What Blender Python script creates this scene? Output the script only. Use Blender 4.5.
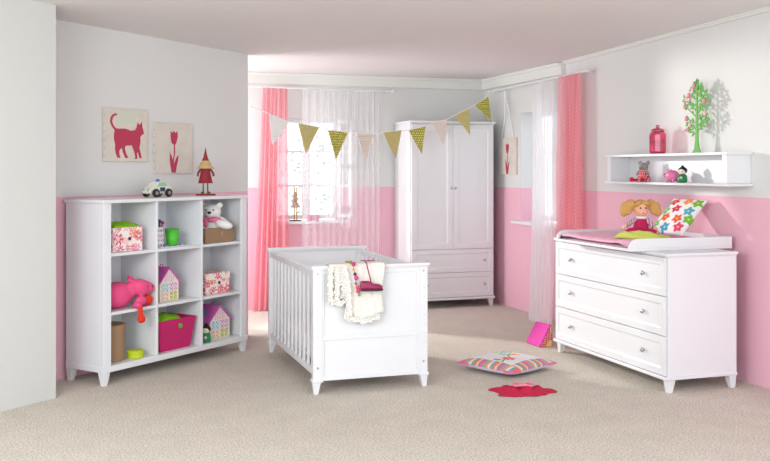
import bpy, bmesh, math, random
from mathutils import Vector, Matrix, noise
random.seed(7)
SC = bpy.context.scene
COL = SC.collection
R = math.radians
for o in list(bpy.data.objects): bpy.data.objects.remove(o)

# ------------------------------------------------------------------ camera
cd = bpy.data.cameras.new('camera'); cam = bpy.data.objects.new('camera', cd); COL.objects.link(cam)
cam.location = (0, 0, 1.45); cam.rotation_euler = (R(90), 0, R(-18.35))
cd.sensor_width = 36; cd.lens = 927/770*36; cd.shift_y = -61.1/770; cd.clip_end = 200
SC.camera = cam
# ------------------------------------------------------------------ world and lights
W = bpy.data.worlds.new('world'); SC.world = W; W.use_nodes = True
bg = W.node_tree.nodes['Background']; bg.inputs[0].default_value = (.90, .96, 1, 1); bg.inputs[1].default_value = 1.85
def lamp(name, kind, loc, target, energy, color, **kw):
    l = bpy.data.lights.new(name, kind); l.energy = energy; l.color = color
    for k, v in kw.items(): setattr(l, k, v)
    o = bpy.data.objects.new(name, l); COL.objects.link(o); o.location = loc
    o.rotation_euler = (Vector(target)-Vector(loc)).to_track_quat('-Z', 'Y').to_euler()
    return o
lamp('low_sun_light', 'SPOT', (-.2, 11.1, 2.35), (3.9, 6.0, .8), 900, (1, .97, .93), spot_size=R(50), spot_blend=.3, shadow_soft_size=.07)
lamp('studio_fill_light', 'AREA', (-1.7, 1.7, 2.1), (2.2, 6.8, .9), 74, (.96, .985, 1), shape='RECTANGLE', size=1.6, size_y=1.2)
lamp('alcove_fill_light', 'AREA', (.25, 8.75, 1.35), (3.4, 8.3, 1.35), 44, (.95, .985, 1), shape='RECTANGLE', size=.9, size_y=1.8)  # unseen soft fill, added behind the left wall to brighten the alcove
VS = SC.view_settings
VS.view_transform = 'Standard'; VS.look = 'None'; VS.exposure = .37; VS.gamma = 1; VS.use_curve_mapping = False

# ------------------------------------------------------------------ materials
def lin(c):
    return tuple(((v/255)/12.92 if v/255 <= .04045 else ((v/255+.055)/1.055)**2.4) for v in c)
MATS = {}
def mat(name, rgb, rough=.5, metal=0, spec=.5, bump=0, bscale=200, vary=0, vscale=8, attr=False, trans=0, coat=0):
    if name in MATS: return MATS[name]
    m = bpy.data.materials.new(name); m.use_nodes = True; nt = m.node_tree; N = nt.nodes; L = nt.links
    b = N['Principled BSDF']; b.inputs['Roughness'].default_value = rough; b.inputs['Metallic'].default_value = metal
    b.inputs['Specular IOR Level'].default_value = spec
    if coat: b.inputs['Coat Weight'].default_value = coat
    if trans: b.inputs['Transmission Weight'].default_value = trans
    c = lin(rgb)+(1,); b.inputs['Base Color'].default_value = c
    tc = N.new('ShaderNodeTexCoord')
    if attr:
        a = N.new('ShaderNodeAttribute'); a.attribute_name = 'col'; L.new(a.outputs['Color'], b.inputs['Base Color'])
    elif vary:
        n = N.new('ShaderNodeTexNoise'); n.inputs['Scale'].default_value = vscale; n.inputs['Detail'].default_value = 4
        L.new(tc.outputs['Object'], n.inputs['Vector'])
        mx = N.new('ShaderNodeMix'); mx.data_type = 'RGBA'
        mx.inputs['A'].default_value = tuple(v*(1-vary) for v in c[:3])+(1,)
        mx.inputs['B'].default_value = tuple(min(1, v*(1+vary)) for v in c[:3])+(1,)
        L.new(n.outputs['Fac'], mx.inputs['Factor']); L.new(mx.outputs['Result'], b.inputs['Base Color'])
    if bump:
        n = N.new('ShaderNodeTexNoise'); n.inputs['Scale'].default_value = bscale; n.inputs['Detail'].default_value = 3
        L.new(tc.outputs['Object'], n.inputs['Vector'])
        bp = N.new('ShaderNodeBump'); bp.inputs['Strength'].default_value = bump; bp.inputs['Distance'].default_value = .005
        L.new(n.outputs['Fac'], bp.inputs['Height']); L.new(bp.outputs[0], b.inputs['Normal'])
    MATS[name] = m; return m
white = mat('white_lacquer', (230, 231, 234), .35, bump=.04, bscale=60)
chrome = mat('brushed_nickel', (190, 190, 192), .3, 1)
dark = mat('dark_plate', (70, 66, 64), .7)  # plain dark grey of the bookshelf maker plate
painted = mat('painted_pattern', (200, 200, 200), .6, attr=True)
fabric_p = mat('printed_fabric', (200, 200, 200), .9, attr=True, bump=.25, bscale=300)

def wall_mat():
    m = bpy.data.materials.new('two_tone_wall_paint'); m.use_nodes = True; nt = m.node_tree; N = nt.nodes; L = nt.links
    b = N['Principled BSDF']; b.inputs['Roughness'].default_value = .85; b.inputs['Specular IOR Level'].default_value = .2
    g = N.new('ShaderNodeNewGeometry'); s = N.new('ShaderNodeSeparateXYZ'); L.new(g.outputs['Position'], s.inputs[0])
    c = N.new('ShaderNodeMath'); c.operation = 'GREATER_THAN'; c.inputs[1].default_value = 1.26; L.new(s.outputs['Z'], c.inputs[0])
    n = N.new('ShaderNodeTexNoise'); n.inputs['Scale'].default_value = 180; L.new(g.outputs['Position'], n.inputs['Vector'])
    mx = N.new('ShaderNodeMix'); mx.data_type = 'RGBA'
    mx.inputs['A'].default_value = lin((238, 186, 202))+(1,); mx.inputs['B'].default_value = lin((222, 222, 221))+(1,)
    L.new(c.outputs[0], mx.inputs['Factor']); L.new(mx.outputs['Result'], b.inputs['Base Color'])
    bp = N.new('ShaderNodeBump'); bp.inputs['Strength'].default_value = .12; bp.inputs['Distance'].default_value = .003
    L.new(n.outputs['Fac'], bp.inputs['Height']); L.new(bp.outputs[0], b.inputs['Normal'])
    return m
wallm = wall_mat()
plain = mat('plain_wall_paint', (206, 207, 204), .85, spec=.2, bump=.1, bscale=150)
ceilm = mat('ceiling_paint', (228, 224, 223), .9, spec=.1, vary=.02, vscale=1)
trimm = mat('trim_paint', (228, 228, 224), .6)
def carpet_mat():
    m = bpy.data.materials.new('carpet_pile'); m.use_nodes = True; nt = m.node_tree; N = nt.nodes; L = nt.links
    b = N['Principled BSDF']; b.inputs['Roughness'].default_value = 1; b.inputs['Specular IOR Level'].default_value = .05
    tc = N.new('ShaderNodeTexCoord')
    n = N.new('ShaderNodeTexNoise'); n.inputs['Scale'].default_value = 105; n.inputs['Detail'].default_value = 6; n.inputs['Roughness'].default_value = .8
    v = N.new('ShaderNodeTexVoronoi'); v.inputs['Scale'].default_value = 90
    n2 = N.new('ShaderNodeTexNoise'); n2.inputs['Scale'].default_value = 5; n2.inputs['Detail'].default_value = 3
    for q in (n, v, n2): L.new(tc.outputs['Object'], q.inputs['Vector'])
    cr = N.new('ShaderNodeValToRGB'); e = cr.color_ramp.elements
    e[0].position = .36; e[0].color = lin((160, 145, 130))+(1,); e[1].position = .62; e[1].color = lin((254, 247, 236))+(1,)
    L.new(n.outputs['Fac'], cr.inputs[0])
    mx = N.new('ShaderNodeMix'); mx.data_type = 'RGBA'; mx.blend_type = 'MULTIPLY'; mx.inputs['Factor'].default_value = .18
    L.new(cr.outputs[0], mx.inputs['A']); L.new(n2.outputs['Fac'], mx.inputs['B']); L.new(mx.outputs['Result'], b.inputs['Base Color'])
    bp = N.new('ShaderNodeBump'); bp.inputs['Strength'].default_value = .5; bp.inputs['Distance'].default_value = .008
    L.new(v.outputs['Distance'], bp.inputs['Height']); L.new(bp.outputs[0], b.inputs['Normal'])
    return m
carpet = carpet_mat()
def curtain_mat(name, rgb, clear, check=None):
    m = bpy.data.materials.new(name); m.use_nodes = True; nt = m.node_tree; N = nt.nodes; L = nt.links
    N.remove(N['Principled BSDF']); out = N['Material Output']
    d = N.new('ShaderNodeBsdfDiffuse'); t = N.new('ShaderNodeBsdfTranslucent'); tr = N.new('ShaderNodeBsdfTransparent')
    c = lin(rgb)+(1,)
    d.inputs[0].default_value = c; t.inputs[0].default_value = c
    if check:
        uv = N.new('ShaderNodeTexCoord'); mp = N.new('ShaderNodeMapping'); L.new(uv.outputs['UV'], mp.inputs[0])
        ck = N.new('ShaderNodeTexChecker'); ck.inputs['Scale'].default_value = check
        ck.inputs[1].default_value = c; ck.inputs[2].default_value = lin(tuple(min(255, v+8) for v in rgb))+(1,)
        L.new(mp.outputs[0], ck.inputs[0]); L.new(ck.outputs[0], d.inputs[0]); L.new(ck.outputs[0], t.inputs[0])
    m1 = N.new('ShaderNodeMixShader'); m1.inputs[0].default_value = .5; L.new(d.outputs[0], m1.inputs[1]); L.new(t.outputs[0], m1.inputs[2])
    m2 = N.new('ShaderNodeMixShader'); m2.inputs[0].default_value = clear; L.new(m1.outputs[0], m2.inputs[1]); L.new(tr.outputs[0], m2.inputs[2])
    L.new(m2.outputs[0], out.inputs[0]); return m
pinkcur = curtain_mat('pink_check_voile', (247, 178, 187), .15, 110)
sheer = curtain_mat('white_sheer_voile', (246, 244, 246), .6)
sheer2 = curtain_mat('dense_white_voile', (246, 244, 246), .34)
def glass_mat(name, rgb, clear, rough=.05):
    m = bpy.data.materials.new(name); m.use_nodes = True; nt = m.node_tree; N = nt.nodes; L = nt.links
    N.remove(N['Principled BSDF']); out = N['Material Output']
    g = N.new('ShaderNodeBsdfGlossy'); g.inputs['Roughness'].default_value = rough; g.inputs[0].default_value = (.9, .9, .9, 1)
    tr = N.new('ShaderNodeBsdfTransparent'); tr.inputs[0].default_value = lin(rgb)+(1,)
    m2 = N.new('ShaderNodeMixShader'); m2.inputs[0].default_value = clear; L.new(g.outputs[0], m2.inputs[1]); L.new(tr.outputs[0], m2.inputs[2])
    L.new(m2.outputs[0], out.inputs[0]); return m
pane_glass = glass_mat('window_glass', (250, 252, 252), .94)
pink_glass = glass_mat('pink_glass', (252, 176, 210), .88)

# ------------------------------------------------------------------ mesh helpers
def box(bm, x0, x1, y0, y1, z0, z1, bev=0, rot=None):
    vs = [bm.verts.new((x, y, z)) for x in (x0, x1) for y in (y0, y1) for z in (z0, z1)]
    F = [(0, 1, 3, 2), (4, 6, 7, 5), (0, 4, 5, 1), (2, 3, 7, 6), (0, 2, 6, 4), (1, 5, 7, 3)]
    fs = [bm.faces.new([vs[i] for i in f]) for f in F]
    if rot: bmesh.ops.transform(bm, matrix=rot, verts=vs)
    if bev:
        es = list({e for f in fs for e in f.edges})
        bmesh.ops.bevel(bm, geom=es, offset=bev, segments=2, affect='EDGES', profile=.5)
    return vs
def frustum(bm, a, b, z0, z1):      # a,b: (x0,x1,y0,y1) at z0 and z1
    vs = [bm.verts.new((x, y, z)) for (q, z) in ((a, z0), (b, z1)) for (x, y) in ((q[0], q[2]), (q[1], q[2]), (q[1], q[3]), (q[0], q[3]))]
    for f in ((3, 2, 1, 0), (4, 5, 6, 7), (0, 1, 5, 4), (1, 2, 6, 5), (2, 3, 7, 6), (3, 0, 4, 7)): bm.faces.new([vs[i] for i in f])
    return vs
def lathe(bm, prof, c=(0, 0, 0), n=24, M=None):
    rings = []; new = []
    for (r, z) in prof:
        ring = [bm.verts.new((c[0]+r*math.cos(2*math.pi*i/n), c[1]+r*math.sin(2*math.pi*i/n), c[2]+z)) for i in range(n)]
        rings.append(ring); new += ring
    for a, b in zip(rings, rings[1:]):
        for i in range(n): bm.faces.new([a[i], a[(i+1) % n], b[(i+1) % n], b[i]])
    bm.faces.new(rings[0][::-1]); bm.faces.new(rings[-1])
    if M: bmesh.ops.transform(bm, matrix=M, verts=new)
    return new
def ell(bm, c, r, rot=None, seg=20, M=None):
    if not hasattr(r, '__len__'): r = (r, r, r)
    d = bmesh.ops.create_uvsphere(bm, u_segments=seg, v_segments=max(8, seg*2//3), radius=1)
    m = Matrix.Translation(c) @ (rot.to_4x4() if rot else Matrix.Identity(4)) @ Matrix.Diagonal((r[0], r[1], r[2], 1))
    bmesh.ops.transform(bm, matrix=m, verts=d['verts']); return d['verts']
def tube(bm, pts, r, n=8, taper=None):
    pts = [Vector(p) for p in pts]; rings = []
    for i, p in enumerate(pts):
        t = (pts[min(i+1, len(pts)-1)]-pts[max(i-1, 0)]).normalized()
        a = t.orthogonal().normalized() if i == 0 else (rings_a - t*rings_a.dot(t)).normalized()
        rings_a = a; b = t.cross(a); rr = r if taper is None else r*taper[i]
        rings.append([bm.verts.new(p+(a*math.cos(2*math.pi*k/n)+b*math.sin(2*math.pi*k/n))*rr) for k in range(n)])
    for A, B in zip(rings, rings[1:]):
        for k in range(n): bm.faces.new([A[k], A[(k+1) % n], B[(k+1) % n], B[k]])
    bm.faces.new(rings[0][::-1]); bm.faces.new(rings[-1])
def prism(bm, poly, y0, y1):        # polygon in xz, extruded along y
    a = [bm.verts.new((x, y0, z)) for x, z in poly]; b = [bm.verts.new((x, y1, z)) for x, z in poly]; n = len(poly)
    bm.faces.new(a); bm.faces.new(b[::-1])
    for i in range(n): bm.faces.new([a[i], b[i], b[(i+1) % n], a[(i+1) % n]])
    return a+b
def hprism(bm, poly, z0, z1):       # polygon in xy, extruded along z
    a = [bm.verts.new((x, y, z0)) for x, y in poly]; b = [bm.verts.new((x, y, z1)) for x, y in poly]; n = len(poly)
    bm.faces.new(a[::-1]); bm.faces.new(b)
    for i in range(n): bm.faces.new([a[i], a[(i+1) % n], b[(i+1) % n], b[i]])
def obj(name, bm, m, parent=None, smooth=False, mods=None, label=None):
    bmesh.ops.recalc_face_normals(bm, faces=bm.faces)
    me = bpy.data.meshes.new(name); bm.to_mesh(me); bm.free(); me.materials.append(m)
    o = bpy.data.objects.new(name, me); COL.objects.link(o); o.parent = parent
    if smooth:
        for p in me.polygons: p.use_smooth = True
    if label: o['label'] = label
    for k in (mods or []):
        if k[0] == 'remesh':
            q = o.modifiers.new('r', 'REMESH'); q.mode = 'VOXEL'; q.voxel_size = k[1]; q.use_smooth_shade = True
            s = o.modifiers.new('s', 'SMOOTH'); s.factor = .6; s.iterations = k[2]
        if k[0] == 'solid':
            q = o.modifiers.new('t', 'SOLIDIFY'); q.thickness = k[1]; q.offset = 0
        if k[0] == 'sub':
            q = o.modifiers.new('u', 'SUBSURF'); q.levels = k[1]; q.render_levels = k[1]
    return o
def B(): return bmesh.new()
def bx(name, m, parent, *a, bev=.003, label=None):
    bm = B(); box(bm, *a, bev=bev); return obj(name, bm, m, parent, label=label)
def thing(name, label, cat, loc=(0, 0, 0), rz=0, group=None):
    o = bpy.data.objects.new(name, None); COL.objects.link(o); o.empty_display_size = .1
    o.location = loc; o.rotation_euler = (0, 0, rz); o['label'] = label; o['category'] = cat
    if group: o['group'] = group
    return o
def tag(o, label, cat, loc=None, rz=None, group=None):
    o['label'] = label; o['category'] = cat
    if loc is not None: o.location = loc
    if rz is not None: o.rotation_euler[2] = rz
    if group: o['group'] = group
    return o
def dup(root, loc, rz, label, group=None):
    r = root.copy(); COL.objects.link(r); r.location = loc; r.rotation_euler = (0, 0, rz); r['label'] = label
    if group: r['group'] = group
    for ch in list(root.children):
        c = ch.copy(); COL.objects.link(c); c.parent = r
        for g in ch.children:
            d = g.copy(); COL.objects.link(d); d.parent = c
    return r
def struct(name, bm, m, smooth=False):
    o = obj(name, bm, m, smooth=smooth); o['kind'] = 'structure'; return o
def spart(name, bm, m, parent): return obj(name, bm, m, parent)
def paint(o, fn):                   # printed pattern: colour per face corner from local position
    me = o.data; ca = me.color_attributes.new('col', 'FLOAT_COLOR', 'CORNER')
    for p in me.polygons:
        for li in p.loop_indices:
            co = me.vertices[me.loops[li].vertex_index].co
            co = co*.8+p.center*.2
            ca.data[li].color = lin(fn(co, p.normal))+(1,)
    return o
def gridbox(bm, x0, x1, y0, y1, z0, z1, step):
    n = lambda d: max(1, int(round(abs(d)/step)))
    nx, ny, nz = n(x1-x0), n(y1-y0), n(z1-z0)
    def face(o, a, b, na, nb):
        o, a, b = Vector(o), Vector(a), Vector(b)
        g = [[bm.verts.new(o+a*i/na+b*j/nb) for j in range(nb+1)] for i in range(na+1)]
        for i in range(na):
            for j in range(nb): bm.faces.new([g[i][j], g[i+1][j], g[i+1][j+1], g[i][j+1]])
    X, Y, Z = (x1-x0, 0, 0), (0, y1-y0, 0), (0, 0, z1-z0)
    face((x0, y0, z0), X, Z, nx, nz); face((x0, y1, z0), X, Z, nx, nz)
    face((x0, y0, z0), Y, Z, ny, nz); face((x1, y0, z0), Y, Z, ny, nz)
    face((x0, y0, z0), X, Y, nx, ny); face((x0, y0, z1), X, Y, nx, ny)
    bmesh.ops.remove_doubles(bm, verts=bm.verts, dist=step*.05)
def vnoise(p, s, k=0):
    return noise.noise(Vector((p[0]*s+k*7.3, p[1]*s-k*3.1, p[2]*s+k)))

# ------------------------------------------------------------------ room shell
CZ = 2.45; YB = 9.52; XR = 4.33
U = Vector((.7705, .6374, 0)); V = Vector((-.6374, .7705, 0))
bm = B(); box(bm, -6, 6, -1, 9.8, -.1, 0); struct('floor', bm, carpet)
SLP = .023                                          # the ceiling rises gently towards the front
bm = B(); sec = [(2.2, CZ+SLP*5.8), (8.0, CZ), (9.8, CZ), (9.8, CZ+.25), (2.2, CZ+.25)]
va = [bm.verts.new((-3.2, y, z)) for y, z in sec]; vb_ = [bm.verts.new((4.6, y, z)) for y, z in sec]
bm.faces.new(va); bm.faces.new(vb_[::-1])
for i in range(5): bm.faces.new([va[i], vb_[i], vb_[(i+1) % 5], va[(i+1) % 5]])
struct('ceiling', bm, ceilm)
wx0, wx1, wz0, wz1 = 1.97, 2.66, .90, 1.99          # back window opening
bm = B()
box(bm, -.9, .74, YB, YB+.1, 0, CZ); box(bm, .74, 1.25, YB, YB+.1, 2.4, CZ); box(bm, 1.25, wx0, YB, YB+.24, 0, CZ); box(bm, wx1, 4.6, YB, YB+.24, 0, CZ)
box(bm, wx0, wx1, YB, YB+.24, 0, wz0); box(bm, wx0, wx1, YB, YB+.24, wz1, CZ)
struct('wall_back', bm, wallm)
ry0, ry1, rz0, rz1 = 7.80, 8.61, .91, 2.03          # right window opening
bm = B()
box(bm, XR, XR+.24, 2.2, ry0, 0, CZ+.14); box(bm, XR, XR+.24, ry1, YB, 0, CZ)
box(bm, XR, XR+.24, ry0, ry1, 0, rz0); box(bm, XR, XR+.24, ry0, ry1, rz1, CZ)
struct('wall_right', bm, wallm)
c = Vector((1.407, 8.029, 0)); a = c-U*2.15
bm = B(); hprism(bm, [tuple(q[:2]) for q in (a, c, c+V*.15, a+V*.15)], 0, CZ+.1); struct('wall_left', bm, wallm)
p = Vector((-.13, 6.238, 0)); q = p-U*3.6
bm = B(); hprism(bm, [tuple(k[:2]) for k in (q, p, p+V*.5, q+V*.5)], 0, CZ+.14); struct('wall_front_left', bm, plain)
bm = B(); box(bm, -1.05, -.9, 6.5, YB+.24, 0, CZ); struct('wall_alcove', bm, wallm)
# cornices
bm = B(); box(bm, -.9, XR-.05, YB-.05, YB, 2.335, CZ, .004); box(bm, -.9, XR-.05, YB-.075, YB-.05, 2.42, CZ, .004); struct('trim_1', bm, trimm)
bm = B(); box(bm, XR-.05, XR, 7.70, YB, 2.335, CZ, .004); box(bm, XR-.075, XR-.05, 7.70, YB-.075, 2.42, CZ, .004); struct('trim_2', bm, trimm)
bm = B()
for (w_, d_) in ((.02, .027), (.035, .012)):
    z0, z1 = CZ+SLP*5.8, CZ+SLP*.3
    vs = [bm.verts.new(q) for q in ((XR-w_, 2.2, z0-d_), (XR, 2.2, z0-d_), (XR, 2.2, z0+.01), (XR-w_, 2.2, z0+.01), (XR-w_, 7.7, z1-d_), (XR, 7.7, z1-d_), (XR, 7.7, z1+.01), (XR-w_, 7.7, z1+.01))]
    for f_ in ((3, 2, 1, 0), (4, 5, 6, 7), (0, 1, 5, 4), (1, 2, 6, 5), (2, 3, 7, 6), (3, 0, 4, 7)): bm.faces.new([vs[i] for i in f_])
struct('trim_3', bm, trimm)

def sash(bm, x0, x1, z0, z1, y, w=.045, d=.05, bars=(), vb=()):
    box(bm, x0, x0+w, y, y+d, z0, z1, .004); box(bm, x1-w, x1, y, y+d, z0, z1, .004)
    box(bm, x0+w, x1-w, y, y+d, z0, z0+w, .004); box(bm, x0+w, x1-w, y, y+d, z1-w, z1, .004)
    for z in bars: box(bm, x0+w, x1-w, y+.01, y+d-.01, z-.013, z+.013, .002)
    for x in vb: box(bm, x-.011, x+.011, y+.01, y+d-.01, z0+w, z1-w, .002)
# back window
wn = bpy.data.objects.new('window_1', None); COL.objects.link(wn); wn['kind'] = 'structure'; wn.location = (0, YB, 0)
BARS = (1.277, 1.64)
bm = B(); sash(bm, wx0, 2.318, wz0+.02, wz1, .15, bars=BARS); spart('window_sash', bm, white, wn)
bm = B(); sash(bm, 2.32, wx1, wz0+.02, wz1, .15, bars=BARS); spart('window_sash', bm, white, wn)
bm = B(); box(bm, wx0+.045, wx1-.045, .172, .176, wz0+.06, wz1-.04); spart('window_pane', bm, pane_glass, wn)
bm = B(); box(bm, wx0-.06, wx1+.06, -.07, .15, wz0-.02, wz0+.01, .004); spart('window_sill', bm, white, wn)
sm = B(); sash(sm, 0, .17, wz0+.04, wz1-.02, 0, w=.035, d=.03, bars=BARS)
so = spart('inner_casement', sm, white, wn); so.location = (wx1-.035, -.005, 0); so.rotation_euler = (0, 0, R(-40))
# right window
wr = bpy.data.objects.new('window_2', None); COL.objects.link(wr); wr['kind'] = 'structure'; wr.location = (XR, 0, 0); wr.rotation_euler = (0, 0, R(-90))
def rl(y): return -y                                    # local x = -Y
ym = (ry0+ry1)/2
bm = B(); sash(bm, rl(ry1), rl(ym)-.001, rz0+.02, rz1, .17, bars=(1.285, 1.62)); spart('window_sash', bm, white, wr)
bm = B(); sash(bm, rl(ym)+.001, rl(ry0), rz0+.02, rz1, .17, bars=(1.285, 1.62)); spart('window_sash', bm, white, wr)
bm = B(); box(bm, rl(ry1)+.045, rl(ry0)-.045, .192, .196, rz0+.06, rz1-.04); spart('window_pane', bm, pane_glass, wr)
bm = B(); box(bm, rl(ry1)-.12, rl(ry0)+.06, -.06, .17, rz0-.02, rz0+.01, .004); spart('window_sill', bm, white, wr)

# ------------------------------------------------------------------ outside tree
birch = mat('frosted_leaves', (138, 150, 140), .8, vary=.3, vscale=3)
bark = mat('pale_bark', (220, 220, 220), .9, vary=.2)
t = thing('garden_tree', 'pale leafy tree outside the back window, seen through its panes', 'tree', (4.2, 15.2, -2))
bm = B(); tube(bm, [(0, 0, 0), (.05, 0, 2), (-.05, .1, 4), (.1, 0, 6)], .09, taper=[1, .8, .6, .2])
for k in range(14):
    z = 2+k*.28; a = k*2.4; L_ = 1.2-.05*k; tube(bm, [(0, 0, z), (L_*.5*math.cos(a), L_*.5*math.sin(a), z+.3), (L_*math.cos(a), L_*math.sin(a), z+.45)], .02, 6)
obj('trunk', bm, bark, t)
bm = B()
for k in range(1900):
    a = random.random()*6.28; r = 1.25*math.sqrt(random.random()); z = 1.8+random.random()*4.4
    if random.random() < .35: continue
    c = Vector((r*math.cos(a), r*math.sin(a), z)); e1 = Vector((random.uniform(-1, 1), random.uniform(-1, 1), random.uniform(-1, 1))).normalized(); e2 = e1.orthogonal().normalized()
    s = .05; bm.faces.new([bm.verts.new(c+e1*s), bm.verts.new(c+e2*s*.6), bm.verts.new(c-e1*s), bm.verts.new(c-e2*s*.6)])
o = obj('foliage', bm, birch, t)

# ------------------------------------------------------------------ furniture
def foot(parent, x, y, sx, sy, h=.088, w=.058, ty=.018):
    # tapered leg, outer corner at (x,y); sx,sy point inwards
    bm = B()
    def rng(p, s, a, b): lo, hi = p+s*a, p+s*b; return (min(lo, hi), max(lo, hi))
    b = rng(x, sx, .006, w*.66)+rng(y, sy, .006, w*.66); tp = rng(x, sx, 0, w)+rng(y, sy, 0, w)
    frustum(bm, b, tp, 0, h); bmesh.ops.bevel(bm, geom=list(bm.edges), offset=.002, segments=1, affect='EDGES')
    return obj('leg', bm, white, parent)
def legs(parent, w, d, h=.088):
    for x, y, sx, sy in ((0, 0, 1, 1), (w, 0, -1, 1), (0, d, 1, -1), (w, d, -1, -1)): foot(parent, x, y, sx, sy, h)
def panel_front(name, parent, x0, x1, z0, z1, y=-.018, fr=.055, t=.018):
    bm = B()
    box(bm, x0, x1, y+.006, y+t, z0, z1)                              # recessed field
    box(bm, x0, x0+fr, y, y+.008, z0, z1, .0015); box(bm, x1-fr, x1, y, y+.008, z0, z1, .0015)
    box(bm, x0+fr, x1-fr, y, y+.008, z0, z0+fr, .0015); box(bm, x0+fr, x1-fr, y, y+.008, z1-fr, z1, .0015)
    # sloped inner moulding
    for (a, b2, c2, d2) in ((x0+fr, x1-fr, z0+fr, 1), (x0+fr, x1-fr, z1-fr, -1)):
        vs = [bm.verts.new(q) for q in ((a, y+.001, c2), (b2, y+.001, c2), (b2-.01, y+.0059, c2+d2*.01), (a+.01, y+.0059, c2+d2*.01))]; bm.faces.new(vs)
    for (xx, d2) in ((x0+fr, 1), (x1-fr, -1)):
        vs = [bm.verts.new(q) for q in ((xx, y+.001, z0+fr), (xx, y+.001, z1-fr), (xx+d2*.01, y+.0059, z1-fr-.01), (xx+d2*.01, y+.0059, z0+fr+.01))]; bm.faces.new(vs)
    return obj(name, bm, white, parent)
def knob(parent, x, z, y=-.018, r=.014):
    bm = B(); lathe(bm, [(.005, 0), (.005, .012), (r, .016), (r, .022), (r*.7, .027), (.002, .028)], n=16, M=Matrix.Translation((x, y+.006, z)) @ Matrix.Rotation(R(90), 4, 'X'))
    return obj('knob', bm, chrome, parent, smooth=True)

# bookshelf
BR = R(39.6); BO = Vector((.165, 6.453, 0))
def bk(u, v, z): return tuple(BO+U*u+V*v+Vector((0, 0, z)))
t = thing('bookshelf', 'white nine-compartment open bookshelf against the left wall', 'bookshelf', BO, BR)
bm = B(); box(bm, 0, .03, .012, .378, .09, 1.222, .002); box(bm, 0, .066, 0, .02, .09, 1.222, .003); obj('side_panel', bm, white, t)
bm = B(); box(bm, 1.421, 1.451, .012, .378, .09, 1.222, .002); box(bm, 1.385, 1.451, 0, .02, .09, 1.222, .003); obj('side_panel', bm, white, t)
for u in (.475, .932): bx('divider', white, t, u, u+.022, .002, .36, .13, 1.222)
for (u0, u1) in ((.0305, .4745), (.4975, .9315), (.9545, 1.4205)):
    for z in (.466, .862): bx('shelf', white, t, u0, u1, .004, .36, z, z+.021, bev=.002)
bx('top_board', white, t, -.014, 1.465, -.014, .382, 1.222, 1.246, bev=.004)
bx('base_board', white, t, -.004, 1.455, -.008, .378, .088, .13, bev=.004)
bx('back_panel', white, t, .03, 1.421, .362, .372, .13, 1.222, bev=0)
bx('maker_plate', dark, t, .006, .022, -.0015, .001, .118, .124, bev=0, label='tiny dark maker plate at the foot of the left stile')
legs(t, 1.451, .378)
SH = {0: .1315, 1: .4885, 2: .8845}

# cot
t = thing('cot', 'white barred baby cot with panelled end boards in the middle of the carpet', 'cot', (1.437, 5.795, 0))
cw, cl = .786, 1.485
for y0, s in ((0, 1), (cl, -1)):
    y1 = y0+s*.045; lo, hi = min(y0, y1), max(y0, y1)
    hb = bpy.data.objects.new('end_board', None); COL.objects.link(hb); hb.parent = t
    bm = B()
    yo = y0; pi = sorted((y0+s*.012, y0+s*.032))
    box(bm, .06, cw-.06, pi[0], pi[1], .085, .80)
    pf = sorted((y0+s*.004, y0+s*.012))
    for (a, b_, c_, d_) in ((.06, cw-.06, .77, .80), (.06, cw-.06, .345, .375), (.06, cw-.06, .085, .115)): box(bm, a, b_, pf[0], pf[1], c_, d_, .002)
    for (a, b_) in ((.06, .075), (cw-.075, cw-.06)):
        box(bm, a, b_, pf[0], pf[1], .115, .345, .002); box(bm, a, b_, pf[0], pf[1], .375, .77, .002)
    obj('panel', bm, white, hb)
    for xa in (0, cw-.06): bx('post', white, hb, xa, xa+.06, lo, hi, .075, .80)
    bm = B(); box(bm, -.016, cw+.016, lo-.014, hi+.014, .808, .828, .005); box(bm, -.006, cw+.006, lo-.005, hi+.005, .799, .809, .002); obj('cap_rail', bm, white, hb)
    for xa, sx in ((0, 1), (cw, -1)):
        bm = B(); box(bm, min(xa-sx*.008, xa+sx*.066), max(xa-sx*.008, xa+sx*.066), lo-.008, hi+.008, .078, .098, .004); obj('collar', bm, white, hb)
    if s == 1:
        for xx in (.03, cw-.03):
            for z in (.775, .17, ):
                bm = B(); lathe(bm, [(.0075, 0), (.0075, .003), (.003, .003)], n=12, M=Matrix.Translation((xx, lo, z)) @ Matrix.Rotation(R(90), 4, 'X')); obj('screw', bm, chrome, hb)
        for xx in (.03, cw-.025):
            for z in (.30, .36, .42, .48, .54, .60, .66):
                bm = B(); lathe(bm, [(.003, 0), (.003, .0012), (.001, .0012)], n=8, M=Matrix.Translation((xx, lo, z)) @ Matrix.Rotation(R(90), 4, 'X')); obj('peg_hole', bm, mat('grey_plug', (185, 182, 180), .6), hb)
for x, y, sx, sy in ((0, -.001, 1, 1), (cw, -.001, -1, 1), (0, cl+.001, 1, -1), (cw, cl+.001, -1, -1)): foot(t, x, y, sx, sy, .078, .052)
for xc in (.022, cw-.022):
    sr = bpy.data.objects.new('side_rail', None); COL.objects.link(sr); sr.parent = t
    bx('top_rail', white, sr, xc-.016, xc+.016, .046, cl-.046, .757, .797, bev=.006)
    bx('bottom_rail', white, sr, xc-.016, xc+.016, .046, cl-.046, .118, .16, bev=.006)
    for k in range(11): bx('slat', white, sr, xc-.008, xc+.008, .105+k*.1217-.018, .105+k*.1217+.018, .155, .76, bev=.004)
bm = B(); box(bm, .045, cw-.045, .05, cl-.05, .19, .21); obj('bed_base', bm, white, t)
mt = B(); box(mt, .05, cw-.05, .06, cl-.06, .0, .10, .03); tag(obj('mattress', mt, mat('mattress_cover', (235, 228, 228), .9, bump=.2), None, smooth=True), 'pale thin mattress lying low inside the white cot', 'mattress', (1.437, 5.795, .2105))

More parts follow.
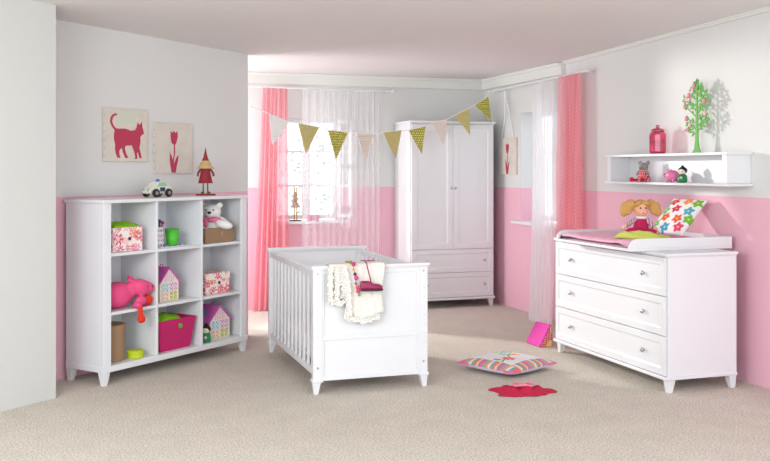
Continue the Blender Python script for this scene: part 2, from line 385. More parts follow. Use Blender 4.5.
# wardrobe
t = thing('wardrobe', 'white two-door wardrobe with two drawers in the back corner', 'wardrobe', (3.261, 9.009, 0))
ww, wd = .946, .49
bx('body', white, t, 0, ww, .002, wd, .088, 1.925)
bm = B(); box(bm, -.012, ww+.012, -.03, wd, 1.935, 1.956, .005); box(bm, -.004, ww+.004, -.012, wd, 1.925, 1.936, .002); obj('top_board', bm, white, t)
bm = B(); box(bm, -.008, ww+.008, -.026, wd, .082, .108, .005); obj('base_board', bm, white, t)
d1 = panel_front('door', t, .012, .472, .617, 1.918, fr=.06); knob(d1, .452, 1.255)
d2 = panel_front('door', t, .475, .935, .617, 1.918, fr=.06); knob(d2, .495, 1.255)
for z0, z1 in ((.372, .612), (.114, .367)):
    d = panel_front('drawer', t, .012, .935, z0, z1, fr=.045); knob(d, .18, (z0+z1)/2); knob(d, .83, (z0+z1)/2)
legs(t, ww, wd, .082)

# dresser
t = thing('dresser', 'white changing dresser with three wide drawers against the right wall', 'chest of drawers', (3.621, 6.571, 0), R(-90))
dw, dd = 1.464, .533
bx('body', white, t, 0, dw, .002, dd, .088, .882)
bm = B(); box(bm, -.016, dw+.016, -.02, dd+.002, .888, .906, .004); box(bm, -.006, dw+.006, -.008, dd, .881, .889, .002); obj('top_board', bm, white, t)
bx('base_board', white, t, -.01, dw+.01, -.028, dd, .086, .108, bev=.004)
for z0, z1 in ((.112, .366), (.372, .624), (.630, .878)):
    d = panel_front('drawer', t, .014, dw-.014, z0, z1, y=-.02, fr=.045); knob(d, .26, (z0+z1)/2+.003, y=-.02, r=.016); knob(d, dw-.245, (z0+z1)/2+.003, y=-.02, r=.016)
legs(t, dw, dd, .086)

# changing tray (local x along -Y)
t = thing('changing_tray', 'white three-sided changing tray on the dresser top', 'changing tray', (3.455, 6.285, .9065), R(-90))
bx('tray_base', white, t, 0, .985, 0, .82, 0, .018)
def trayside(x0):
    pts = [(.0, .018), (.012, .05), (.03, .072), (.06, .082), (.82, .082), (.82, .018)]
    bm = B()
    a = [bm.verts.new((x0, y, z)) for y, z in pts]; b = [bm.verts.new((x0+.018, y, z)) for y, z in pts]
    bm.faces.new(a); bm.faces.new(b[::-1])
    for i in range(len(pts)): bm.faces.new([a[i], b[i], b[(i+1) % 6], a[(i+1) % 6]])
    bmesh.ops.bevel(bm, geom=list(bm.edges), offset=.003, segments=2, affect='EDGES'); return bm
obj('side_board', trayside(0), white, t); obj('side_board', trayside(.967), white, t)
bx('back_board', white, t, .0185, .9665, .80, .82, .018, .082)
def padmesh(sx, sy, h, n=40, dip=.5):
    bm = B(); g = []
    for i in range(n+1):
        r_ = []
        for j in range(n+1):
            x, y = i/n, j/n; e = min(x, 1-x, y*.9+.02, 1-y); z = h*min(1, (e/.06))**.5
            cen = max(0, min(1, (min(x, 1-x)-.1)/.2)); z -= h*dip*cen*.6
            z += .0025*math.sin(x*40)*math.sin(y*33)
            r_.append(bm.verts.new((x*sx, y*sy, max(.002, z))))
        g.append(r_)
    for i in range(n):
        for j in range(n): bm.faces.new([g[i][j], g[i+1][j], g[i+1][j+1], g[i][j+1]])
    bt = [bm.verts.new((x*sx, y*sy, 0)) for x, y in ((0, 0), (1, 0), (1, 1), (0, 1))]
    ring = [g[i][0] for i in range(n+1)]+[g[n][j] for j in range(1, n+1)]+[g[i][n] for i in range(n-1, -1, -1)]+[g[0][j] for j in range(n-1, 0, -1)]
    bm.faces.new(ring[::-1]); 
    for v in bt: bm.verts.remove(v)
    return bm
pk = mat('pink_pad_fabric', (233, 178, 200), .85, bump=.3, bscale=70)
o = obj('changing_pad', padmesh(.945, .775, .05, dip=.35), pk, None, smooth=True)
tag(o, 'pale pink padded changing mat lying in the white tray', 'changing mat', (3.475, 6.265, .9255), R(-90))

# wall shelf
t = thing('wall_shelf', 'white open box shelf hanging on the right wall above the dresser', 'shelf', (4.128, 6.66, 1.335), R(-90))
sl = 1.495
bx('bottom_board', white, t, -.01, sl+.01, -.012, .2, 0, .018); bx('top_board', white, t, -.01, sl+.01, -.012, .2, .214, .232)
bx('end_panel', white, t, .012, .057, 0, .2, .018, .214); bx('end_panel', white, t, sl-.057, sl-.012, 0, .2, .018, .214)
bx('back_panel', white, t, .057, sl-.057, .188, .2, .018, .214, bev=0)
SZ = 1.3535; ST = 1.5675

# ------------------------------------------------------------------ curtains and rods
def curtain(name, m, a, b, zt, zb, folds, amp, lab, bulge=0, spread=0, nrm=(0, -1), ph=0, lean=0):
    bm = B(); uvl = bm.loops.layers.uv.new('UVMap'); n, k = folds*14, 44
    a, b = Vector(a), Vector(b); d = b-a; L = d.length; dn = d.normalized(); nr = Vector(nrm)
    g = []
    for j in range(k+1):
        f = j/k; row = []
        for i in range(n+1):
            s = i/n
            w = s+.016*math.sin(9*s+2+ph)+.05*math.sin(3.1*s+ph*2)
            ampz = amp*(.45+.55*min(1, f*3))*(1+.4*math.sin(5.3*s+ph))
            off = ampz*math.sin(2*math.pi*folds*w+ph+.7*f*math.sin(4*s))+.3*amp*math.sin(2*math.pi*folds*2.3*s+ph)*(1-f)
            off += bulge*f*f
            pos = a+dn*(s*L+(s-.5)*spread*f+lean*f)+nr*off
            z = zt+(zb-zt)*f
            row.append((bm.verts.new((pos.x, pos.y, z)), (s*L*2.0, f*(zt-zb))))
        g.append(row)
    for j in range(k):
        for i in range(n):
            q = [g[j][i], g[j][i+1], g[j+1][i+1], g[j+1][i]]
            fc = bm.faces.new([v[0] for v in q])
            for lp, v in zip(fc.loops, q): lp[uvl].uv = (v[1][0]*.5, v[1][1]*.5)
    me = bpy.data.meshes.new(name); bm.to_mesh(me); bm.free(); me.materials.append(m)
    for p_ in me.polygons: p_.use_smooth = True
    o = bpy.data.objects.new(name, me); COL.objects.link(o); return tag(o, lab, 'curtain')
curtain('pink_curtain', pinkcur, (1.80, YB-.11), (2.06, YB-.11), 2.29, .004, 6, .024, 'pink checked curtain at the left of the back window', spread=.13, lean=-.04)
curtain('sheer_curtain', sheer, (2.20, YB-.15), (3.06, YB-.15), 2.275, .01, 13, .02, 'white sheer curtain over the back window beside the wardrobe', ph=1.3)
curtain('sheer_curtain', sheer2, (XR-.12, 8.12), (XR-.12, 7.70), 2.27, .01, 7, .02, 'white sheer curtain at the right wall window, its hem drifting into the room', bulge=.10, nrm=(-1, 0), ph=.4, lean=.12)
curtain('pink_curtain', pinkcur, (XR-.12, 7.56), (XR-.12, 7.20), 2.30, .004, 4, .045, 'pink checked curtain at the right wall window behind the dresser', nrm=(-1, 0), ph=2)
def rod(a, b, lab):
    t = thing('curtain_rod', lab, 'curtain rod', a); d = Vector(b)-Vector(a)
    bm = B(); tube(bm, [(0, 0, 0), d*.5, d], .009, 10); obj('pole', bm, white, t)
    for q, s in ((Vector((0, 0, 0)), -1), (d, 1)):
        bm = B(); ell(bm, q+d.normalized()*s*.018, .02, seg=12); obj('finial', bm, white, t, smooth=True)
    nrm = Vector((0, 1, 0)) if abs(d.x) > abs(d.y) else Vector((1, 0, 0))
    for f in (.03, .97):
        bm = B(); tube(bm, [d*f, d*f+nrm*.10], .008, 8); obj('bracket', bm, white, t)
rod((1.60, YB-.115, 2.295), (3.19, YB-.115, 2.285), 'white curtain rod above the back window')
rod((XR-.12, 9.10, 2.285), (XR-.12, 7.12, 2.31), 'white curtain rod above the right wall window')

# ------------------------------------------------------------------ bunting
A = Vector((1.425, 8.03)); D2 = Vector((4.21, 8.93))-A; SL = D2.length
FL = [((0.19, 1.942), (0.399, 1.875), (0.224, 1.669)), ((0.485, 1.867), (0.712, 1.836), (0.563, 1.589)), ((0.803, 1.812), (1.029, 1.798), (0.893, 1.539)),
      ((1.124, 1.789), (1.328, 1.786), (1.228, 1.537)), ((1.436, 1.807), (1.66, 1.833), (1.584, 1.559)), ((1.747, 1.836), (1.958, 1.88), (1.903, 1.603)),
      ((2.056, 1.922), (2.241, 1.957), (2.183, 1.69)), ((2.332, 2.0), (2.535, 2.083), (2.551, 1.802)), ((2.614, 2.121), (2.8, 2.217), (2.85, 1.946))]
t = thing('bunting', 'string of nine triangular fabric flags slung across the room in front of the wardrobe', 'bunting', (A.x, A.y, 0), math.atan2(D2.y, D2.x))
bm = B(); pts = [(0, 0, 2.005)]
for f in FL: pts += [(f[0][0], 0, f[0][1]), (f[1][0], 0, f[1][1])]
pts.append((SL-.005, 0, 2.30)); tube(bm, pts, .0035, 6); obj('string', bm, mat('white_cord', (240, 240, 236), .8), t)
def flag_tri(f, n=26):
    bm = B(); a, b, c = [Vector((q[0], 0, q[1])) for q in f]; g = []
    for i in range(n+1):
        row = []
        for j in range(n+1-i):
            p_ = a+(b-a)*(j/n)+(c-a)*(i/n); p_.y = .008*math.sin((p_.x+f[0][0])*22)*(i/n)+.0; row.append(bm.verts.new(p_))
        g.append(row)
    for i in range(n):
        for j in range(n-i):
            bm.faces.new([g[i][j], g[i][j+1], g[i+1][j]])
            if j < n-i-1: bm.faces.new([g[i][j+1], g[i+1][j+1], g[i+1][j]])
    return bm
kinds = ['w', 't', 'g', 'p', 't', 'g', 'p', 't', 'g']
cname = {'w': 'white flag', 't': 'tan patterned flag', 'g': 'olive green dotted flag', 'p': 'pale pink dotted flag'}
for f, k in zip(FL, kinds):
    o = obj('flag', flag_tri(f), fabric_p, t, mods=[('solid', .002)], label=cname[k])
    def fn(co, n, k=k):
        s = .0235; x, z = co.x/s, co.z/s; row = round(z); dx = (x+.5*(row % 2)); dot = (dx-round(dx))**2+(z-row)**2 < .07
        if k == 'w': return (240, 238, 236) if not dot else (228, 226, 226)
        if k == 't': return (190, 176, 112) if not dot else (206, 196, 146)
        if k == 'g': return (158, 152, 22) if not dot else (236, 234, 170)
        return (228, 218, 206) if not dot else (206, 176, 170)
    paint(o, fn)

# ------------------------------------------------------------------ pictures
canvas_m = mat('distressed_cream_canvas', (216, 208, 198), .9, vary=.16, vscale=9, bump=.2)
rasp = mat('raspberry_paint', (186, 58, 88), .8)
mint = mat('mint_paint', (208, 214, 196), .9)
def pic(name, lab, loc, rz, w, h, motifs):
    t = thing(name, lab, 'picture', loc, rz)
    bx('canvas', canvas_m, t, 0, w, -.022, -.001, 0, h, bev=.003)
    for nm, polys, m in motifs:
        bm = B()
        for P_ in polys: prism(bm, P_, -.0235, -.0221)
        bm.normal_update(); bmesh.ops.triangulate(bm, faces=bm.faces[:]); obj(nm, bm, m, t)
    for k in range(6): 
        bm = B(); z = h*(.1+.15*k); box(bm, -.003, .006, -.0245, -.0225, z, z+.006); obj('stitch', bm, mat('grey_thread', (150, 142, 134), .9), t)
    return t
def nrm(P_, x0, y0, x1, y1, w, h): return [((x-x0)/(x1-x0)*w, (y1-y)/(y1-y0)*h) for x, y in P_]
cat_ = [(100, 80), (88, 84), (78, 98), (75, 120), (82, 140), (95, 158), (92, 175), (92, 200), (97, 222), (96, 245), (101, 268), (106, 282), (120, 284), (114, 266), (114, 252), (124, 236), (131, 262), (140, 284), (153, 283), (143, 262), (138, 240), (141, 227), (168, 225), (178, 252), (184, 278), (180, 287), (193, 287), (191, 262), (194, 255), (202, 284), (212, 284), (208, 262), (201, 236), (206, 210), (206, 186), (212, 175), (222, 168), (219, 152), (215, 138), (213, 112), (204, 126), (200, 126), (194, 115), (189, 140), (184, 152), (165, 157), (140, 148), (112, 150), (99, 148), (90, 136), (84, 118), (87, 101), (95, 91), (107, 88)]
tul = [(338, 160), (345, 170), (352, 160), (359, 170), (367, 160), (369, 185), (363, 212), (357, 224), (357, 260), (352, 290), (353, 310), (362, 280), (372, 268), (370, 290), (364, 320), (360, 347), (342, 347), (338, 320), (334, 290), (334, 255), (343, 275), (348, 292), (352, 262), (352, 222), (343, 216), (338, 195)]
LW = Vector((-.09, 6.79, 0)); 
def lw(x, y): 
    s = (Vector((x, y, 0))-LW).dot(U); return LW+U*s
pc = lw(.154, 6.992); w_, h_ = .425, .39
pic('cat_picture', 'square cream canvas with a raspberry cat silhouette on the left wall', (pc.x+.012, pc.y+.01, 1.508), BR, w_, h_,
    [('mint_patch', [nrm([(110, 78), (140, 70), (185, 75), (186, 110), (175, 125), (130, 130), (105, 120)], 50, 57, 240, 300, w_, h_)], mint), ('cat_motif', [nrm(cat_, 50, 57, 240, 300, w_, h_)], rasp)])
pc = lw(.541, 7.312); w2, h2 = .42, .395
pic('tulip_picture', 'square cream canvas with a raspberry tulip on the left wall', (pc.x, pc.y, 1.416), BR, w2, h2,
    [('tulip_motif', [nrm(tul, 268, 127, 435, 352, w2, h2)], rasp)])
t = pic('tulip_picture', 'narrow cream tulip picture hanging by ribbons on the right wall near the wardrobe', (XR, 9.085, 1.392), R(-90), .40, .39,
    [('tulip_motif', [nrm(tul, 268, 127, 435, 352, .40, .39)], rasp)])
bm = B(); tube(bm, [(.05, -.012, .388), (.12, -.015, .60), (.19, -.05, .885)], .005, 6); tube(bm, [(.33, -.012, .388), (.26, -.015, .60), (.19, -.05, .885)], .005, 6); obj('ribbon', bm, mat('white_cord', (240, 240, 236)), t)

# ------------------------------------------------------------------ printed boxes
def flowers(pal, s, seed):
    rnd = random.Random(seed); C_ = [(rnd.uniform(-.1, .5), rnd.uniform(-.1, .5), rnd.uniform(-.05, .35), rnd.choice(pal[1:]), rnd.uniform(.6, 1.3)*s, rnd.choice((5, 6, 8)), rnd.random()*6) for _ in range(130)]
    def fn(co, n):
        for (x, y, z, c, r, k, ph) in C_:
            if abs(n.y) > .5: a, b = co.x-x, co.z-z
            elif abs(n.x) > .5: a, b = co.y-y, co.z-z
            else: a, b = co.x-x, co.y-y
            d = math.hypot(a, b)
            if d < r:
                th = math.atan2(b, a)
                if d < r*.22: return pal[0]
                if d < r*(.62+.38*math.cos(k*th+ph)): return c
        return pal[0]
    return fn
PALP = [(246, 236, 232), (232, 80, 140), (240, 150, 120), (236, 120, 176), (200, 50, 110), (246, 176, 190), (240, 140, 90)]
PALO = [(248, 238, 232), (240, 90, 110), (244, 140, 90), (236, 110, 150), (220, 60, 90), (250, 190, 170)]
def floral_box(loc, w, d, h, pal, seed, lab, lid=True):
    t = thing('storage_box', lab, 'box', loc, BR)
    bm = B(); gridbox(bm, 0, w, 0, d, 0, h-(.05 if lid else 0), .004); paint(obj('box_body', bm, painted, t), flowers(pal, .034, seed))
    if lid:
        bm = B(); gridbox(bm, -.004, w+.004, -.004, d+.004, h-.05, h, .004); paint(obj('lid', bm, painted, t), flowers(pal, .03, seed+5))
    bm = B(); lathe(bm, [(.013, 0), (.013, .004), (.005, .005)], n=14, M=Matrix.Translation((w*.55, -.004, h*.52)) @ Matrix.Rotation(R(90), 4, 'X')); obj('label_stud', bm, mat('plum_plastic', (110, 30, 70), .4), t)
    return t
floral_box(bk(.12, .05, SH[2]), .27, .24, .165, PALP, 3, 'pink floral storage box with a green cloth on top, in the upper left compartment', lid=False)
floral_box(bk(1.03, .05, SH[1]), .27, .22, .16, PALO, 9, 'lidded coral floral storage box in the right compartment of the middle row')
green = mat('lime_terry', (132, 190, 20), .95, bump=.7, bscale=120)
def cloth_lump(name, loc, rz, sx, sy, h, m, lab, cat, seed=0, n=34):
    bm = B(); g = []
    for i in range(n+1):
        row = []
        for j in range(n+1):
            x, y = 2*i/n-1, 2*j/n-1; e = max(0, 1-abs(x)**3)*max(0, 1-abs(y)**3)
            z = h*e**.5*(.75+.35*math.sin(3*x+5*y+seed)*.6+.25*vnoise((x, y, seed), 2.3))
            row.append(bm.verts.new((x*sx/2, y*sy/2, max(.0005, z))))
        g.append(row)
    for i in range(n):
        for j in range(n): bm.faces.new([g[i][j], g[i+1][j], g[i+1][j+1], g[i][j+1]])
    ring = [g[i][0] for i in range(n+1)]+[g[n][j] for j in range(1, n+1)]+[g[i][n] for i in range(n-1, -1, -1)]+[g[0][j] for j in range(n-1, 0, -1)]
    bm.faces.new(ring[::-1])
    o = obj(name, bm, m, None, smooth=True); return tag(o, lab, cat, loc, rz)
cloth_lump('folded_cloth', bk(.255, .15, SH[2]+.166), BR, .25, .2, .035, green, 'lime green cloth folded on the pink floral box', 'cloth', 2)

# pencil cup, green cup, blue tray
t = thing('pencil_tube', 'white patterned pencil tube with red and blue stoppers beside the green cup', 'pencil holder', bk(.60, .10, SH[2]+.007))
bm = B()
lathe(bm, [(.029, 0), (.031, .004), (.031, .135), (.028, .139)], n=32)
bmesh.ops.subdivide_edges(bm, edges=[e for e in bm.edges if abs(e.verts[0].co.z-e.verts[1].co.z) > .1], cuts=40)
def dots(co, n):
    a = math.atan2(co.y, co.x)*5; b = co.z*60; return (70, 100, 170) if (math.sin(a*2) > .5 and math.sin(b*3) > .3) else ((214, 70, 80) if (math.sin(a*2+2) > .7 and math.sin(b*2) > .6) else (238, 236, 236))
paint(obj('tube_body', bm, painted, t), dots)
for k, c_ in enumerate([(206, 30, 40), (40, 90, 180), (206, 30, 40), (60, 60, 160)]):
    a = k*1.6; bm = B(); tube(bm, [(.012*math.cos(a), .012*math.sin(a), .12), (.022*math.cos(a), .022*math.sin(a), .165+.012*(k % 2))], .006, 8); ell(bm, (.024*math.cos(a), .024*math.sin(a), .17+.012*(k % 2)), .013, seg=10)
    obj('pencil_topper', bm, mat('topper%d' % k, c_, .4), t, smooth=True)
t = thing('green_cup', 'plain green plastic cup on the blue tray', 'cup', bk(.73, .1, SH[2]+.007))
bm = B(); lathe(bm, [(.038, 0), (.041, .004), (.052, .118), (.049, .118), (.038, .008), (.001, .008)], n=28); obj('cup_wall', bm, mat('green_plastic', (74, 190, 44), .4), t, smooth=True)
bm = B(); lathe(bm, [(.0525, .112), (.054, .115), (.0525, .119), (.0505, .116)], n=28); obj('rim', bm, mat('green_plastic', (74, 190, 44), .4), t, smooth=True)
bm = B(); gridbox(bm, 0, .34, 0, .2, 0, .006, .008)
o = paint(obj('placemat', bm, painted, None), lambda co, n: (90, 130, 200) if math.sin(co.x*120)*math.sin(co.y*120) > .2 else (225, 232, 240)); tag(o, 'thin blue and white patterned mat under the green cup', 'mat', bk(.52, .02, SH[2]), BR)

# brown box + bear
kraft = mat('brown_kraft_card', (158, 128, 98), .8, vary=.06, vscale=40, bump=.15)
t = thing('storage_box', 'low brown card box with a white teddy sitting in it', 'box', bk(1.03, .05, SH[2]), BR)
bm = B(); w, d, h = .33, .22, .112
for q in ((0, w, 0, .008), (0, w, d-.008, d), (0, .008, .008, d-.008), (w-.008, w, .008, d-.008)): box(bm, *q, 0, h, .001)
box(bm, .008, w-.008, .008, d-.008, 0, .006); obj('box_body', bm, kraft, t)
bm = B(); box(bm, w*.56-.009, w*.56+.009, -.004, 0, h*.45, h*.75, .001); obj('label_holder', bm, chrome, t)
plushw = mat('white_plush', (240, 238, 236), .98, bump=1, bscale=180)
blk = mat('black_bead', (20, 18, 18), .3)
ribb = mat('pink_ribbon', (228, 110, 150), .6)
# bear local: facing -y
t = thing('teddy_bear', 'white teddy with a pink bow sitting in the brown card box', 'soft toy', bk(1.20, .15, SH[2]+.008), BR-R(55))
t.scale = (1.3, 1.2, 1.13)
bm = B(); ell(bm, (0, 0, .085), (.07, .06, .085)); ell(bm, (0, -.01, .20), (.062, .056, .054))
ell(bm, (-.05, 0, .245), .021); ell(bm, (.05, 0, .245), .021); ell(bm, (0, -.055, .188), (.03, .028, .024)); ell(bm, (.07, -.02, .13), (.03, .028, .05), Matrix.Rotation(R(-50), 3, 'Y')); ell(bm, (-.07, -.02, .12), (.028, .028, .05), Matrix.Rotation(R(40), 3, 'Y'))
ell(bm, (.085, -.06, .115), (.055, .035, .03), Matrix.Rotation(R(20), 3, 'Y')); ell(bm, (-.04, -.065, .06), (.03, .03, .04))
obj('body', bm, plushw, t, smooth=True, mods=[('remesh', .006, 3)])
bm = B(); ell(bm, (0, -.083, .196), (.012, .008, .009), seg=10); obj('nose', bm, blk, t, smooth=True)
for s in (-1, 1): bm = B(); ell(bm, (s*.022, -.06, .214), .005, seg=8); obj('eye', bm, blk, t, smooth=True)
bm = B(); ell(bm, (-.03, -.06, .148), (.034, .012, .018), Matrix.Rotation(R(15), 3, 'Y')); ell(bm, (.03, -.06, .148), (.034, .012, .018), Matrix.Rotation(R(-15), 3, 'Y')); ell(bm, (0, -.066, .148), .012); ell(bm, (-.022, -.072, .12), (.012, .006, .03)); obj('bow', bm, ribb, t, smooth=True)

# plush donkey
pl = mat('hot_pink_plush', (236, 84, 138), .98, bump=1, bscale=160); plr = mat('orange_red_plush', (226, 50, 30), .9, bump=.5, bscale=160)
t = thing('plush_donkey', 'pink plush donkey with orange hooves lying in the left compartment, one leg dangling', 'soft toy', bk(.24, .12, SH[1]), BR)
bm = B(); ell(bm, (-.02, .0, .09), (.13, .085, .092)); ell(bm, (.125, -.08, .135), (.078, .052, .058), Matrix.Rotation(R(15), 3, 'Y')); ell(bm, (.07, -.04, .12), (.06, .05, .055)); ell(bm, (.185, -.09, .125), (.036, .042, .04))
ell(bm, (.06, -.06, .185), (.042, .02, .018), Matrix.Rotation(R(25), 3, 'Y')); ell(bm, (.10, -.02, .19), (.045, .018, .016), Matrix.Rotation(R(40), 3, 'Y'))
ell(bm, (.10, -.11, .045), (.05, .03, .035)); ell(bm, (.055, -.12, .022), (.03, .035, .022)); ell(bm, (.15, -.06, .04), (.04, .03, .036))
obj('body', bm, pl, t, smooth=True, mods=[('remesh', .007, 3)])
bm = B(); ell(bm, (.185, -.085, .04), (.036, .033, .038)); obj('hoof', bm, plr, t, smooth=True)
bm = B(); tube(bm, [(.06, -.125, .012), (.06, -.146, .004), (.06, -.15, -.04), (.062, -.15, -.06)], .017, 10); ell(bm, (.064, -.152, -.075), (.032, .026, .028)); obj('hoof', bm, plr, t, smooth=True, mods=[('remesh', .006, 2)])
for s in (-1, 1): bm = B(); ell(bm, (.17+.02*s, -.128-.002*s, .14), .005, seg=8); obj('eye', bm, blk, t, smooth=True)

# house boxes
def house(loc, rz, w, d, hw, ht, lab, seed):
    t = thing('house_box', lab, 'toy house', loc, rz)
    roofc = (206, 92, 176)
    bm = B(); n = 44; m_ = 52
    # body prism subdivided
    def zt(x): return hw+(ht-hw)*(1-abs(2*x/w-1))
    for y in (0, d):
        g = [[bm.verts.new((w*i/n, y, zt(w*i/n)*j/m_)) for j in range(m_+1)] for i in range(n+1)]
        for i in range(n):
            for j in range(m_): bm.faces.new([g[i][j], g[i+1][j], g[i+1][j+1], g[i][j+1]])
    for x in (0, w):
        vs = [bm.verts.new(q) for q in ((x, 0, 0), (x, d, 0), (x, d, hw), (x, 0, hw))]; bm.faces.new(vs)
    bm.faces.new([bm.verts.new(q) for q in ((0, 0, 0), (w, 0, 0), (w, d, 0), (0, d, 0))])
    bmesh.ops.remove_doubles(bm, verts=bm.verts, dist=.0005)
    def fn(co, nn):
        if abs(nn.x) > .5: return (196, 160, 110)
        u, z = co.x/w, co.z/hw
        if z > 1.0: return (244, 226, 226) if abs(math.sin(co.z*300)*math.sin(co.x*160)) < .7 or abs(u-.5) > .25 else (214, 110, 150)
        for k, (a, b, c_, e, cc) in enumerate([(.08, .46, .52, .95, (196, 226, 236)), (.54, .92, .52, .95, (238, 196, 226)), (.08, .46, .05, .48, (248, 214, 190)), (.54, .92, .05, .48, (208, 216, 120))]):
            if a < u < b and c_ < z < e:
                du, dz = (u-a)/(b-a), (z-c_)/(e-c_)
                if abs(du-.5) < .03 or abs(dz-.5) < .03: return (246, 240, 236)
                q = math.sin(du*17+k+seed)*math.sin(dz*13+2*k+seed)
                if q > .55: return [(214, 60, 120), (120, 60, 140), (60, 120, 190), (80, 140, 60)][(k+int(du*4)) % 4]
                return cc
        return (244, 232, 214)
    paint(obj('facade', bm, painted, t), fn)
    rm = mat('orchid_roof_paper', roofc, .6)
    for s in (0, 1):
        P_ = [(-.012, hw-.016), (w/2, ht+.001), (w/2, ht+.012), (-.016, hw-.006)] if s == 0 else [(w+.012, hw-.016), (w/2, ht+.001), (w/2, ht+.012), (w+.016, hw-.006)]
        bm = B(); prism(bm, P_, -.006, d+.006); obj('roof_slope', bm, rm, t)
    bm = B(); prism(bm, [(.018, hw+.035), (.022, hw+.033+.01), (.05, hw+.075), (.046, hw+.07)], d*.35, d*.55)
    obj('skylight', bm, mat('blue_glaze', (110, 140, 200), .3), t)
    hb = B(); tube(hb, [(w*.42, d/2, ht+.006), (w*.45, d/2, ht+.028), (w*.55, d/2, ht+.028), (w*.58, d/2, ht+.006)], .004, 6); obj('handle', hb, rm, t)
house(bk(.575, .07, SH[1]), BR+R(4), .205, .15, .135, .235, 'small paper house box with orchid roof in the centre compartment', 0)
house(bk(1.10, .07, SH[0]), BR+R(2), .235, .17, .145, .245, 'larger paper house box with orchid roof in the bottom right compartment', 3)

# hat box, lime tin
t = thing('hat_box', 'tall round brown lidded box in the bottom left compartment', 'box', bk(.185, .16, SH[0]))
bm = B(); lathe(bm, [(.105, 0), (.108, .003), (.108, .19)], n=40); obj('box_body', bm, kraft, t, smooth=False)
bm = B(); lathe(bm, [(.113, .185), (.114, .19), (.114, .243), (.106, .25), (.001, .252)], n=40); obj('lid', bm, kraft, t)
t = thing('lime_tin', 'small round lime green tin beside the tall brown round box', 'tin', bk(.345, .07, SH[0]))
lm = mat('lime_tin_enamel', (190, 206, 30), .4)
bm = B(); lathe(bm, [(.056, 0), (.057, .002), (.057, .034)], n=32); obj('tin_body', bm, lm, t)
bm = B(); lathe(bm, [(.0595, .032), (.06, .034), (.06, .05), (.057, .053), (.001, .053)], n=32); obj('lid', bm, lm, t)

# magenta basket with towel
t = thing('fabric_basket', 'magenta flared storage basket with a green towel in the bottom centre compartment', 'basket', bk(.705, .155, SH[0]), BR)
mg = mat('magenta_felt', (196, 30, 104), .85, bump=.2)
bm = B(); h = .225
def taper(w, d, z): return [(-w, -d, z), (w, -d, z), (w, d, z), (-w, d, z)]
rows = [taper(.15, .11, 0), taper(.19, .135, h), taper(.184, .129, h), taper(.145, .105, .006)]
R_ = [[bm.verts.new(q) for q in r] for r in rows]
for a, b in zip(R_, R_[1:]):
    for i in range(4): bm.faces.new([a[i], a[(i+1) % 4], b[(i+1) % 4], b[i]])
bm.faces.new(R_[0][::-1]); bm.faces.new(R_[-1]); obj('basket_wall', bm, mg, t)
bm = B(); lathe(bm, [(.018, 0), (.018, .004), (.010, .005)], n=18, M=Matrix.Translation((.03, -.131, .17)) @ Matrix.Rotation(R(80), 4, 'X')); obj('grommet', bm, mat('green_plastic', (74, 190, 44)), t)
bm = B(); gridbox(bm, -.14, .1, -.1, .1, .0, .21, .02)
for v in bm.verts:
    v.co.z = v.co.z*(1 - .12*((v.co.x+.02)/.12)**2)+.01*math.sin(v.co.x*50)*math.sin(v.co.y*40) if v.co.z > .05 else v.co.z
    if v.co.z > .1: v.co.z += .04*math.cos(v.co.y*12)
tw = obj('rolled_towel', bm, green, None, smooth=True, mods=[('sub', 1)]); tag(tw, 'lime green towel sticking out of the magenta basket', 'towel', bk(.70, .155, SH[0]+.0075), BR)

# kokeshi dolls
def kokeshi(loc, rz, s, lab):
    t = thing('wooden_doll', lab, 'doll', loc, rz)
    gm = mat('green_kimono_lacquer', (20, 130, 70), .3); sk = mat('pale_skin_lacquer', (244, 222, 204), .35); hm = mat('black_hair_lacquer', (24, 20, 22), .25)
    def L_(p): return [(a*s, b*s) for a, b in p]
    bm = B(); lathe(bm, L_([(.3, 0), (.36, .03), (.38, .25), (.34, .55), (.2, .66)]), n=24); obj('kimono', bm, gm, t, smooth=True)
    bm = B(); ell(bm, (0, 0, .87*s), (.3*s, .28*s, .27*s)); obj('head', bm, sk, t, smooth=True)
    bm = B(); ell(bm, (0, .06*s, .93*s), (.36*s, .3*s, .3*s)); ell(bm, (0, .05*s, 1.22*s), .12*s); obj('hair', bm, hm, t, smooth=True)
    for q in (-1, 1): bm = B(); ell(bm, (q*.1*s, -.265*s, .86*s), .025*s, seg=8); obj('eye', bm, hm, t)
    bm = B(); ell(bm, (.05*s, -.35*s, .38*s), (.1*s, .05*s, .1*s), seg=10); obj('blossom', bm, mat('blossom_pink', (240, 190, 200)), t)
kokeshi(bk(1.035, .05, SH[0]), BR-R(60), .105, 'black-haired wooden doll in green beside the orchid-roofed house box in the bookshelf')

# toy car
t = thing('toy_car', 'small mint and white toy police car with a blue light on top of the bookshelf', 'toy car', bk(.55, .14, 1.2465), BR)
cm = mat('cream_enamel', (226, 230, 214), .35); mm = mat('mint_enamel', (150, 196, 160), .35); tm = mat('rubber', (34, 34, 36), .6)
bm = B(); prism(bm, [(.0, .028), (.0, .058), (.02, .072), (.06, .078), (.085, .112), (.15, .114), (.18, .08), (.225, .068), (.235, .05), (.232, .028)], 0, .09)
bmesh.ops.bevel(bm, geom=list(bm.edges), offset=.008, segments=3, affect='EDGES'); obj('car_body', bm, cm, t, smooth=False)
bm = B(); prism(bm, [(.068, .078), (.09, .106), (.146, .108), (.168, .082)], -.003, .093); obj('cab_windows', bm, mm, t)
bm = B(); prism(bm, [(.012, .036), (.012, .052), (.222, .052), (.222, .036)], -.002, .092); obj('side_stripe', bm, mm, t)
bm = B(); box(bm, .098, .145, -.004, .094, .045, .072, .001); obj('door_badge', bm, mat('navy_paint', (40, 44, 90)), t)
